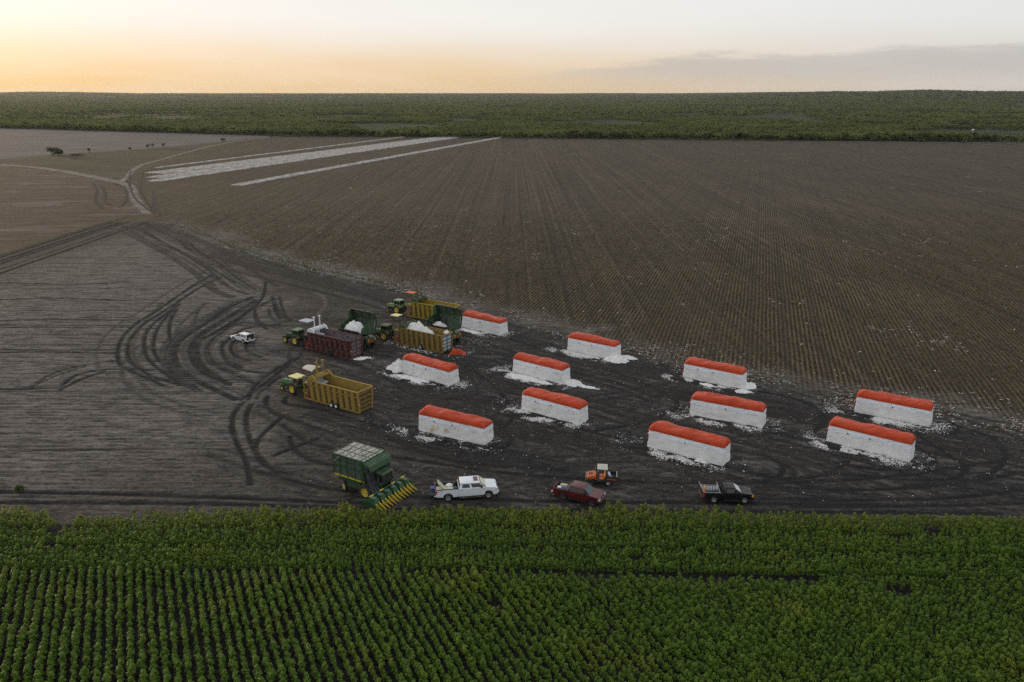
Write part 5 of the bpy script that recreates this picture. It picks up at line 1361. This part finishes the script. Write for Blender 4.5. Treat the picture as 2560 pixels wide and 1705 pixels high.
M_SHADE = NT('sun_shade'); M_SHADE = M_SHADE.fin(M_SHADE.mix(M_SHADE.noise(M_SHADE.obj, 2), (.62, .60, .52), (.52, .50, .42)), .6)
M_SKYGLASS = glass('clean_windscreen', (.03, .05, .065), .03)

def arch(xc, zc, r, n=9): return [(xc - r * math.cos(math.pi * i / (n - 1)), zc + r * math.sin(math.pi * i / (n - 1))) for i in range(n)]
def pickup(label, near_rear, ang, wb, tot, cab_doors, mat, rim, W=1.98, wr=.40, H=1.92, hood_z=1.22, rail_z=1.28, roundness=.07, screen=None, tailgate='up', bedlen=2.4, fr=.95, bed_m=None, sill=.48):
    """+X forward, origin on the ground under the rear axle"""
    c, s = math.cos(ang), math.sin(ang)
    t = thing('pickup_truck', label, 'pickup truck', (near_rear[0] - s * (W / 2 - .1), near_rear[1] + c * (W / 2 - .1), 0), ang, 'parked pickup trucks')
    xr = -(tot - wb - fr); xf = wb + fr; xb = xr + bedlen + .12           # rear end, nose, bulkhead
    ra = wr + .10; zc = wr
    hx = xf - 1.32                                                          # windscreen foot
    y = W / 2
    # bed sides, floor
    b = MB()
    for sd in (1, -1):
        b.prism([(xr, sill + .08)] + arch(0, zc + .05, ra)[::1] + [(xb, sill), (xb, rail_z), (xr, rail_z)], sd * y, sd * (y - .16))
    b.box(xr + .02, xb, -y + .15, y - .15, .72, .80)
    for sd in (1, -1): b.box(-.45, .45, sd * (y - .16), sd * (y - .34), .8, 1.02)
    body_bed = b.build('bed', mat, t, None, .03)
    e = MB(); e.box(xr + .05, xb - .02, -y + .17, y - .17, .801, .815)
    for sd in (1, -1): e.box(xr + .05, xb - .02, sd * (y - .165), sd * (y - .175), .8, rail_z - .03); e.box(xr + .02, xb, sd * (y - .19), sd * (y + .01), rail_z, rail_z + .03)
    e.box(xb - .03, xb - .005, -y + .17, y - .17, .8, rail_z); e.build('bed_liner', bed_m or M_PLASTIC, body_bed)
    # lower body and bonnet
    b = MB()
    nose = [(xb + .02, sill), (wb - ra - .02, sill)] + arch(wb, zc + .05, ra) + [(xf - .12, sill - .02), (xf, sill + .12), (xf, hood_z - .30), (xf - .06, hood_z - .08), (xf - .30, hood_z), (hx, hood_z + .10), (xb + .02, hood_z + .12)]
    b.prism(nose, -y, y)
    b.build('body', mat, t, 30, roundness)
    e = MB(); e.box(xr + .3, xf - .3, -y + .3, y - .3, .35, .72); e.bar((0, -y + .2, zc), (0, y - .2, zc), .12); e.bar((wb, -y + .2, zc), (wb, y - .2, zc), .12); e.build('chassis', M_BLACK, t)
    # cab: pillars and roof, glass inside them
    zb = hood_z + .10; inr = .17
    rx0, rx1 = xb + .22, hx - .62
    foot = [(xb + .04, -y + .03), (hx + .05, -y + .06), (hx + .05, y - .06), (xb + .04, y - .03)]
    roof = [(rx0, -y + inr + .03), (rx1, -y + inr + .05), (rx1, y - inr - .05), (rx0, y - inr - .03)]
    e = MB(); e.hexa([(x, yy, zb - .05) for x, yy in foot] + [(x, yy, H - .06) for x, yy in roof]); e.build('cab_glass', M_GLASS, t)
    def lerp(side, u, v, out_=.012):
        """point on a cab side: u from rear to front, v from belt to roof"""
        x = (foot[0][0] * (1 - u) + foot[1][0] * u) * (1 - v) + (roof[0][0] * (1 - u) + roof[1][0] * u) * v
        yy = (y - .03) * (1 - v) + (y - inr - .03) * v + out_
        return (x, side * yy, zb - .05 + (H - .01 - zb) * v)
    e = MB()
    for sd in (1, -1):
        u0 = [0.0, .105] if cab_doors == 4 else [0, .16]
        strips = [(u0[0], u0[1])] + ([(.43, .50)] if cab_doors == 4 else []) + [(.93, 1.0)]
        for a, bb in strips:
            panel(e, lerp(sd, a, 0), lerp(sd, bb, 0), lerp(sd, bb, 1), lerp(sd, a, 1), .03 * sd)
        panel(e, lerp(sd, 0, 0), lerp(sd, 1, 0), lerp(sd, 1, .14), lerp(sd, 0, .14), .03 * sd)
        panel(e, lerp(sd, 0, .86), lerp(sd, 1, .86), lerp(sd, 1, 1), lerp(sd, 0, 1), .03 * sd)
    e.bar((foot[0][0] - .01, -y + .05, zb), (foot[0][0] - .01, y - .05, zb), .06, .3)
    e.build('cab_pillar', mat, t, None, .015)
    e = MB(); e.hexa([(rx0 - .06, -y + inr, H - .09), (rx1 + .07, -y + inr, H - .09), (rx1 + .07, y - inr, H - .09), (rx0 - .06, y - inr, H - .09), (rx0 + .02, -y + inr + .12, H), (rx1 - .06, -y + inr + .12, H), (rx1 - .06, y - inr - .12, H), (rx0 + .02, y - inr - .12, H)])
    ro = e.build('roof', mat, t, 40, .04)
    e = MB(); panel(e, (foot[1][0] + .02, -y + .16, zb + .0), (foot[1][0] + .02, y - .16, zb + .0), (rx1 + .10, y - inr - .12, H - .11), (rx1 + .10, -y + inr + .12, H - .11), .02); e.build('windscreen', screen or M_SKYGLASS, t)
    # doors, as seams and handles
    for sd in (1, -1):
        edges = [xb + .14, xb + (hx - xb) * .49, hx - .06] if cab_doors == 4 else [xb + .35, hx - .06]
        for x0, x1 in zip(edges[:-1], edges[1:]):
            e = MB(); e.box(x0 + .015, x1 - .015, sd * (y + .002), sd * (y + .014), sill + .09, hood_z + .06); d = e.build('door', mat, t, None, .008)
            e = MB(); e.box(x0 + .08, x0 + .26, sd * (y + .012), sd * (y + .035), hood_z - .08, hood_z - .04); e.build('handle', M_PLASTIC, d)
        e = MB(); e.box(hx - .55, hx - .33, sd * (y + .02), sd * (y + .24), zb + .05, zb + .32); e.build('mirror', M_PLASTIC, t, None, .03)
        e = MB(); e.bar((xb + .1, sd * (y + .02), .36), (wb - ra - .05, sd * (y + .02), .36), .14, .05); e.build('running_board', M_CHROME if mat is M_PWHITE else M_PLASTIC, t)
        wheel(t, 0, sd * (y - .15), wr, .27, rim, sd, .64); wheel(t, wb, sd * (y - .15), wr, .27, rim, sd, .64)
        e = MB(); e.box(xr - .012, xr + .16, sd * (y - .13), sd * (y + .012), rail_z - .42, rail_z - .06); e.build('tail_lamp', M_TAIL, t, None, .015)
        e = MB(); e.box(xf - .16, xf + .02, sd * (y - .36), sd * (y + .008), hood_z - .36, hood_z - .13); e.build('headlight', M_HEADL if mat is not M_PBLACK else M_AMBER, t, None, .02)
    e = MB(); e.box(xf - .04, xf + .03, -y + .42, y - .42, hood_z - .40, hood_z - .12)
    go = e.build('grille', M_PLASTIC, t, None, .015)
    for z in (hood_z - .34, hood_z - .26, hood_z - .18):
        q = MB(); q.box(xf + .025, xf + .045, -y + .46, y - .46, z - .022, z + .022); q.build('grille_bar', M_CHROME if mat is not M_PBLACK else M_PLASTIC, go)
    e = MB(); e.box(xf - .08, xf + .14, -y + .06, y - .06, .50, .72); e.build('front_bumper', M_CHROME if mat is M_PWHITE else (mat if mat is M_PRED else M_PBLACK), t, None, .05)
    e = MB(); e.box(xr - .20, xr + .02, -y + .05, y - .05, .52, .70); e.build('rear_bumper', M_CHROME if mat is not M_PBLACK else M_PLASTIC, t, None, .03)
    e = MB()
    if tailgate == 'down': e.box(xr - .56, xr - .02, -y + .12, y - .12, .74, .82)
    else: e.box(xr - .01, xr + .07, -y + .13, y - .13, .74, rail_z - .005)
    e.build('tailgate', mat if tailgate == 'up' else M_PLASTIC, t, None, .02)
    return t, xr, xb, y, hx, rx0, rx1, H
def at_local(t, x, y, z): return tuple(Matrix.Translation(t.location) @ Matrix.Rotation(t.rotation_euler.z, 4, 'Z') @ Vector((x, y, z)))
def loose(mb, name, label, cat, mat, t, x, y, z, rz=0, bevel=.02, smooth=None, group=None):
    o = mb.build(name, mat, None, smooth, bevel); o.location = at_local(t, x, y, z); o.rotation_euler = (0, 0, t.rotation_euler.z + rz)
    return tag(o, label, cat, group)

# white crew-cab with its bed full of gear
W1, xr, xb, yy, hx, rx0, rx1, HH = pickup('white four-door pickup truck with loaded bed and open tailgate, by the crop', (-6.88, 76.9), R(8.8), 4.37, 6.7, 4, M_PWHITE, M_ALLOY, 2.03, .42, 1.98, 1.30, 1.36, .08, M_SHADE, 'down', 2.35, 1.02)
ro = [c for c in W1.children if c.name.startswith('roof')][0]
e = MB(); e.box(rx1 - .62, rx1 - .14, -.52, .52, HH - .002, HH + .012); e.build('sunroof', M_GLASS, ro)
e = MB()
for i in range(5): e.cyl((rx1 - .02, -.5 + .25 * i, HH - .03), (rx1 + .03, -.5 + .25 * i, HH + .02), .035, .03, 6)
e.build('clearance_lamp', M_AMBER, ro)
e = MB()
for sd in (1, -1): e.box(xr + .25, xr + .72, sd * (yy + .001), sd * (yy + .006), 1.18, 1.24)
e.build('side_badge', M_PRED, W1)
n = NT('olive_lid'); M_LID = n.fin(n.mix(n.noise(n.obj, 2), (.44, .47, .33), (.36, .39, .28)), .6)
n = NT('tan_box'); M_TAN = n.fin(n.mix(n.noise(n.obj, 2), (.50, .46, .34), (.42, .38, .28)), .7)
n = NT('white_plastic'); M_WPL = n.fin(n.mix(n.noise(n.obj, 2), (.68, .70, .72), (.6, .62, .64)), .45)
n = NT('blue_plastic'); M_BLUE = n.fin(n.mix(n.noise(n.obj, 2), (.03, .06, .28), (.02, .045, .2)), .45)
n = NT('teal_plastic'); M_TEAL = n.fin(n.mix(n.noise(n.obj, 2), (.03, .10, .12), (.02, .07, .09)), .5)
G_W = 'gear in the white pickup bed'
b = MB(); b.box(-.5, .5, -.42, .42, 0, .50); loose(b, 'storage_box', 'tan storage box with a raised lid at the bed end of the white pickup', 'box', M_TAN, W1, xr + .62, -.35, .82)
b = MB(); b.hexa([(-.06, -.55, 0), (.02, -.55, 0), (.02, .55, 0), (-.06, .55, 0), (-.62, -.55, .62), (-.56, -.55, .66), (-.56, .55, .66), (-.62, .55, .62)]); loose(b, 'box_lid', 'olive lid tilted up above the tail of the white pickup bed', 'lid', M_LID, W1, xr + .90, -.2, 1.36)
b = MB(); b.box(-.45, .45, -.25, .25, 0, .56); loose(b, 'tool_case', 'flat beige case along the near bed rail of the white pickup', 'case', M_TAN, W1, xr + 1.45, -.55, .82)
b = MB(); b.ball((0, 0, .28), .38, 10, 7, (1.1, .9, .75), .1); loose(b, 'white_sack', 'white sack in the middle of the white pickup bed', 'sack', M_WPL, W1, xr + 1.55, .2, .95, 0, 0, 60)
b = MB(); b.lathe([(.001, -.3), (.2, -.3), (.22, -.2), (.22, .2), (.2, .3), (.001, .3)], (0, 0, .24), 12); loose(b, 'blue_jug', 'bright blue jug near the cab in the white pickup bed', 'jug', M_BLUE, W1, xr + 1.98, -.2, .85, 1.0, 0, 40)
b = MB(); b.cyl((0, 0, 0), (0, 0, .62), .23, .21, 12); b.cyl((0, 0, .62), (0, 0, .68), .12, .12, 10); loose(b, 'teal_drum', 'dark teal drum against the cab in the white pickup bed', 'drum', M_TEAL, W1, xr + 2.15, -.62, .82, 0, .0, 40)
b = MB(); b.cyl((0, 0, 0), (0, 0, .55), .16, .16, 10); b.ball((0, 0, .62), .14, 8, 5); loose(b, 'brown_canister', 'brown canister with a rounded top standing behind the blue jug', 'canister', M_RUST, W1, xr + 2.05, .35, .82, 0, .0, 40)
b = MB(); b.box(-.22, .22, -.3, .3, 0, .34); loose(b, 'cooler', 'small blue and white cooler on the lowered tailgate of the white pickup', 'cooler', M_BLUE, W1, xr - .28, .3, .83)
# dark red crew-cab
R1_, xr, xb, yy, hx, rx0, rx1, HH = pickup('dark red four-door pickup truck facing right in front of the orange cart', (5.55, 77.25), R(-26.4), 3.26, 5.4, 4, M_PRED, M_DALLOY, 1.89, .385, 1.80, 1.12, 1.16, .09, M_SKYGLASS, 'up', 1.62, .90, None)
e = MB(); e.box(xb - .42, xb - .02, -yy + .02, yy - .02, 1.19, 1.25); e.bar((xb - .40, -yy + .1, 1.22), (xb + .02, -yy + .2, 1.62), .10); e.bar((xb - .40, yy - .1, 1.22), (xb + .02, yy - .2, 1.62), .10); e.build('bed_cover', paint('grey_cover', (.085, .09, .09), .6, .2), R1_, None, .02)
b = MB(); b.box(-.38, .38, -.2, .2, 0, .42); loose(b, 'cream_carton', 'cream carton lying in the bed of the dark red pickup', 'box', M_TAN, R1_, xr + .85, .25, .82, .1)
b = MB(); b.box(-.2, .2, -.2, .2, 0, .36); loose(b, 'white_pail', 'white pail beside the carton in the dark red pickup bed', 'pail', M_WPL, R1_, xr + .55, -.35, .82, .2)
b = MB(); b.box(-.16, .16, -.16, .16, 0, .34); loose(b, 'blue_tub', 'small blue tub at the near side of the dark red pickup bed', 'tub', M_BLUE, R1_, xr + .95, -.5, .82, .2)
# black single-cab with a rack
B1_, xr, xb, yy, hx, rx0, rx1, HH = pickup('black two-door pickup truck with a metal rack and tank in its bed', (21.66, 76.57), R(-2.6), 3.26, 5.25, 2, M_PBLACK, M_ALLOY, 1.86, .375, 1.72, 1.10, 1.14, .10, M_SHADE, 'up', 1.95, .86)
e = MB()
for x, z in ((xr + .08, 1.17), (xb - .35, 1.17)):
    e.bar((x, -yy + .1, z), (x - .05, yy - .1, z + .08), .08)
    for sd in (1, -1): e.bar((x, sd * (yy - .1), 1.12), (x, sd * (yy - .1), 1.22), .07)
for sd in (1, -1): e.bar((xr + .08, sd * (yy - .1), 1.20), (xb - .3, sd * (yy - .1), 1.20), .07)
e.bar((xr - .25, yy - .15, 1.62), (xr + .08, -yy + .12, 1.18), .07); e.bar((xb - .42, yy - .15, 1.62), (xb - .32, -yy + .12, 1.18), .07)
e.build('rack', M_STEEL, B1_)
b = MB(); b.lathe([(.001, -.62), (.30, -.62), (.34, -.55), (.34, .55), (.30, .62), (.001, .62)], (0, 0, .34), 16); o = loose(b, 'water_tank', 'silver banded tank lying in the black pickup bed', 'tank', M_STEEL, B1_, xr + .98, -.05, .86, math.pi / 2, 0, 40)
for y in (-.35, -.05, .25):
    e = MB(); e.lathe([(.345, -.035), (.352, -.03), (.352, .03), (.345, .035)], (0, y, .34), 16); e.build('tank_strap', M_PLASTIC if y < 0 else M_BLUE, o)
b = MB(); b.lathe([(.001, -.07), (.40, -.07), (.40, .07), (.001, .07)], (0, 0, .40), 16); loose(b, 'wooden_reel', 'tan wooden reel end standing behind the silver tank', 'reel', paint('raw_wood', (.40, .25, .11), .7, .1), B1_, xr + .24, -.05, .84, math.pi / 2 + .1, 0, 40)

# white car with its tailgate raised
def suv():
    ang = R(146); W = 1.80; wb = 2.62; y = W / 2; near = (-47.18, 133.75)
    c, s = math.cos(ang), math.sin(ang)
    t = thing('hatchback_car', 'white estate car with its tailgate raised, alone among the wheel tracks', 'car', (near[0] + s * .75, near[1] - c * .75, 0), ang)
    b = MB(); b.prism([(-.95, .42)] + arch(0, .36, .40) + arch(wb, .36, .40) + [(wb + .78, .4), (wb + .86, .55), (wb + .80, .80), (wb + .2, .96), (wb - .42, 1.06), (-.98, 1.06), (-1.0, .6)], -y, y); b.build('body', M_PWHITE, t, 30, .08)
    foot = [(-.92, y - .04), (wb - .40, y - .06)]; rf = [(-.72, y - .24), (wb - 1.22, y - .26)]; H = 1.54
    e = MB(); e.hexa([(foot[0][0], -foot[0][1], 1.02), (foot[1][0], -foot[1][1], 1.02), (foot[1][0], foot[1][1], 1.02), (foot[0][0], foot[0][1], 1.02), (rf[0][0], -rf[0][1], H - .05), (rf[1][0], -rf[1][1], H - .05), (rf[1][0], rf[1][1], H - .05), (rf[0][0], rf[0][1], H - .05)]); e.build('cabin_glass', M_GLASS, t)
    e = MB(); e.hexa([(rf[0][0] - .05, -rf[0][1] - .02, H - .08), (rf[1][0] + .08, -rf[1][1] - .02, H - .08), (rf[1][0] + .08, rf[1][1] + .02, H - .08), (rf[0][0] - .05, rf[0][1] + .02, H - .08), (rf[0][0], -rf[0][1] + .08, H), (rf[1][0] - .05, -rf[1][1] + .08, H), (rf[1][0] - .05, rf[1][1] - .08, H), (rf[0][0], rf[0][1] - .08, H)]); e.build('roof', M_PWHITE, t, 40, .04)
    e = MB()
    for sd in (1, -1):
        for (a0, a1) in ((-.95, -.70), (-.2, -.14), (.62, .66)): e.bar((a0, sd * (y - .03), 1.03), (a1, sd * (y - .19), H - .06), .16 if a0 < -.5 else .08, .05)
        e.bar((foot[1][0], sd * (y - .06), 1.03), (rf[1][0] + .02, sd * (y - .21), H - .06), .09, .06)
    e.build('pillar', M_PWHITE, t)
    e = MB(); panel(e, (foot[1][0] + .02, -y + .14, 1.05), (foot[1][0] + .02, y - .14, 1.05), (rf[1][0] + .05, y - .3, H - .09), (rf[1][0] + .05, -y + .3, H - .09), .02); e.build('windscreen', M_SHADE, t)
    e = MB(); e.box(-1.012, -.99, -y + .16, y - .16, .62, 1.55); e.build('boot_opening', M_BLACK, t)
    e = MB(); e.hexa([(-.75, -y + .16, H - .02), (-.75, y - .16, H - .02), (-1.55, y - .2, H + .34), (-1.55, -y + .2, H + .34), (-.75, -y + .16, H + .06), (-.75, y - .16, H + .06), (-1.55, y - .2, H + .44), (-1.55, -y + .2, H + .44)]); tg = e.build('tailgate', M_PWHITE, t, None, .03)
    e = MB(); panel(e, (-.88, -y + .3, H + .135), (-.88, y - .3, H + .135), (-1.35, y - .34, H + .362), (-1.35, -y + .34, H + .362), -.012); e.build('rear_window', M_SKYGLASS, tg)
    e = MB(); e.box(-1.12, -.95, -y + .05, y - .05, .42, .62); e.build('rear_bumper', M_PWHITE, t, None, .04)
    for sd in (1, -1):
        wheel(t, 0, sd * (y - .1), .33, .2, M_ALLOY, sd, .7); wheel(t, wb, sd * (y - .1), .33, .2, M_ALLOY, sd, .7)
        e = MB(); e.box(-1.02, -.86, sd * (y - .16), sd * (y + .006), .72, 1.0); e.build('tail_lamp', M_TAIL, t, None, .01)
        e = MB(); e.box(wb + .66, wb + .83, sd * (y - .32), sd * (y - .03), .64, .80); e.build('headlight', M_HEADL, t, None, .01)
        e = MB(); e.box(wb - .75, wb - .6, sd * y, sd * (y + .16), 1.06, 1.2); e.build('mirror', M_PWHITE, t)
        for x0, x1 in ((.42, 1.2), (1.23, 2.15)):
            e = MB(); e.box(x0, x1, sd * (y + .002), sd * (y + .010), .52, 1.02); e.build('door', M_PWHITE, t, None, .006)
    for lb, x, yq, m in (('pale blue bag in the open boot of the white estate car', -1.05, .25, M_LGREY),):
        b = MB(); b.ball((0, 0, .2), .28, 8, 6, (.7, 1, .8), .08); loose(b, 'bag', lb, 'bag', m, t, x, yq, .64, 0, 0, 60)
suv()

# orange utility cart
def utv():
    ang = R(173.5); c, s = math.cos(ang), math.sin(ang); near = (10.76, 80.44); W = 1.5; y = W / 2; wb = 1.86
    t = thing('utility_cart', 'orange utility cart with a tan roof and black dump bed behind the red pickup', 'utility cart', (near[0] + s * .65, near[1] - c * .65, 0), ang)
    O = paint('orange_bodywork', (.60, .115, .012), .4, .2)
    for sd in (1, -1):
        wheel(t, 0, sd * (y - .1), .33, .27, M_LGREY, sd, .58); wheel(t, wb, sd * (y - .1), .33, .25, M_DALLOY, sd, .58)
    e = MB(); e.box(-.7, 2.2, -.5, .5, .34, .55); e.box(.45, 1.3, -.7, .7, .36, .62); e.bar((0, -.6, .33), (0, .6, .33), .1); e.bar((wb, -.6, .33), (wb, .6, .33), .1); e.build('chassis', M_PLASTIC, t, None, .02)
    e = MB(); e.prism([(1.35, .58), (1.5, .72)] + [(2.35, .62), (2.42, .8), (2.30, 1.0), (1.72, 1.14), (1.35, 1.12)], -.68, .68); h = e.build('hood', O, t, None, .06)
    for x0, x1 in ((1.76, 1.92), (2.0, 2.16)):
        e = MB(); zz = 1.12 - (x0 - 1.72) * .24; e.hexa([(x0, -.38, zz - .02), (x1, -.38, zz - .06), (x1, .38, zz - .06), (x0, .38, zz - .02), (x0, -.38, zz + .03), (x1, -.38, zz - .005), (x1, .38, zz - .005), (x0, .38, zz + .03)]); e.build('hood_vent', M_PLASTIC, h)
    for sd in (1, -1):
        e = MB(); e.box(2.28, 2.40, sd * .36, sd * .62, .78, .92); e.build('headlight', M_HEADL, t, None, .01)
    e = MB(); e.bar((2.50, -.62, .55), (2.50, .62, .55), .08, .12); e.bar((2.50, -.55, .5), (2.47, -.55, 1.0), .06); e.bar((2.50, .55, .5), (2.47, .55, 1.0), .06); e.bar((2.47, -.6, 1.0), (2.47, .6, 1.0), .06); e.build('brush_guard', paint('tan_guard', (.36, .31, .22), .6, .3), t)
    for sd in (1, -1):
        e = MB(); e.box(.52, 1.0, sd * .08, sd * .62, .62, .80); e.build('seat', O, t, None, .04)
        e = MB(); e.hexa([(.40, sd * .10, .8), (.54, sd * .10, .8), (.54, sd * .60, .8), (.40, sd * .60, .8), (.28, sd * .12, 1.28), (.38, sd * .12, 1.28), (.38, sd * .58, 1.28), (.28, sd * .58, 1.28)]); e.build('seat_back', M_AMBER if False else paint('orange_seat', (.66, .22, .01), .5, .1) if sd == 1 else O, t, None, .04)
    e = MB(); e.bar((1.32, .3, 1.05), (1.1, .3, 1.2), .04); e.cyl((1.1, .3, 1.18), (1.08, .3, 1.22), .16, .16, 10); e.build('steering_wheel', M_PLASTIC, t)
    e = MB()
    for sd in (1, -1):
        e.bar((1.45, sd * .66, 1.1), (1.12, sd * .62, 1.92), .045); e.bar((.25, sd * .66, .6), (.22, sd * .62, 1.92), .045); e.bar((.22, sd * .62, 1.90), (1.12, sd * .62, 1.90), .045)
    e.build('roll_cage', M_PLASTIC, t)
    e = MB(); e.hexa([(.08, -.74, 1.92), (1.25, -.70, 1.94), (1.25, .70, 1.94), (.08, .74, 1.92), (.12, -.7, 2.0), (1.2, -.66, 2.02), (1.2, .66, 2.02), (.12, .7, 2.0)]); e.build('roof', paint('tan_roof', (.47, .46, .41), .5, .2), t, None, .03)
    e = MB(); e.box(-.95, .18, -.72, .72, .74, .80); e.box(-.95, -.90, -.72, .72, .8, 1.12); e.box(.12, .18, -.72, .72, .8, 1.12)
    for sd in (1, -1): e.box(-.95, .18, sd * .72, sd * .67, .8, 1.12)
    bd = e.build('dump_bed', M_PLASTIC, t)
    e = MB()
    for sd in (1, -1): e.box(-.93, .16, sd * .725, sd * .74, .74, .82)
    e.build('bed_trim', O, bd)
    e = MB(); e.bar((-.94, -.72, 1.14), (-.94, .72, 1.14), .05); e.build('bed_rail', M_CREAM, bd)
    for lb, x, yq, m, nm in (('white jug farthest from the viewer in the orange cart bed', -.05, -.3, M_WPL, 'white_jug'), ('white jug nearest the viewer in the orange cart bed', -.12, .1, M_WPL, 'white_jug'), ('blue jug at the near bed wall of the orange cart', -.2, .42, paint('pale_blue_jug', (.22, .34, .52), .4, .1), 'blue_jug')):
        b = MB(); b.cyl((0, 0, 0), (0, 0, .34), .15, .15, 12); b.cyl((0, 0, .34), (0, 0, .42), .15, .07, 12); loose(b, nm, lb, 'jug', m, t, x, yq, .81, 0, 0, 40, 'jugs in the orange cart' if nm == 'white_jug' else None)
utv()
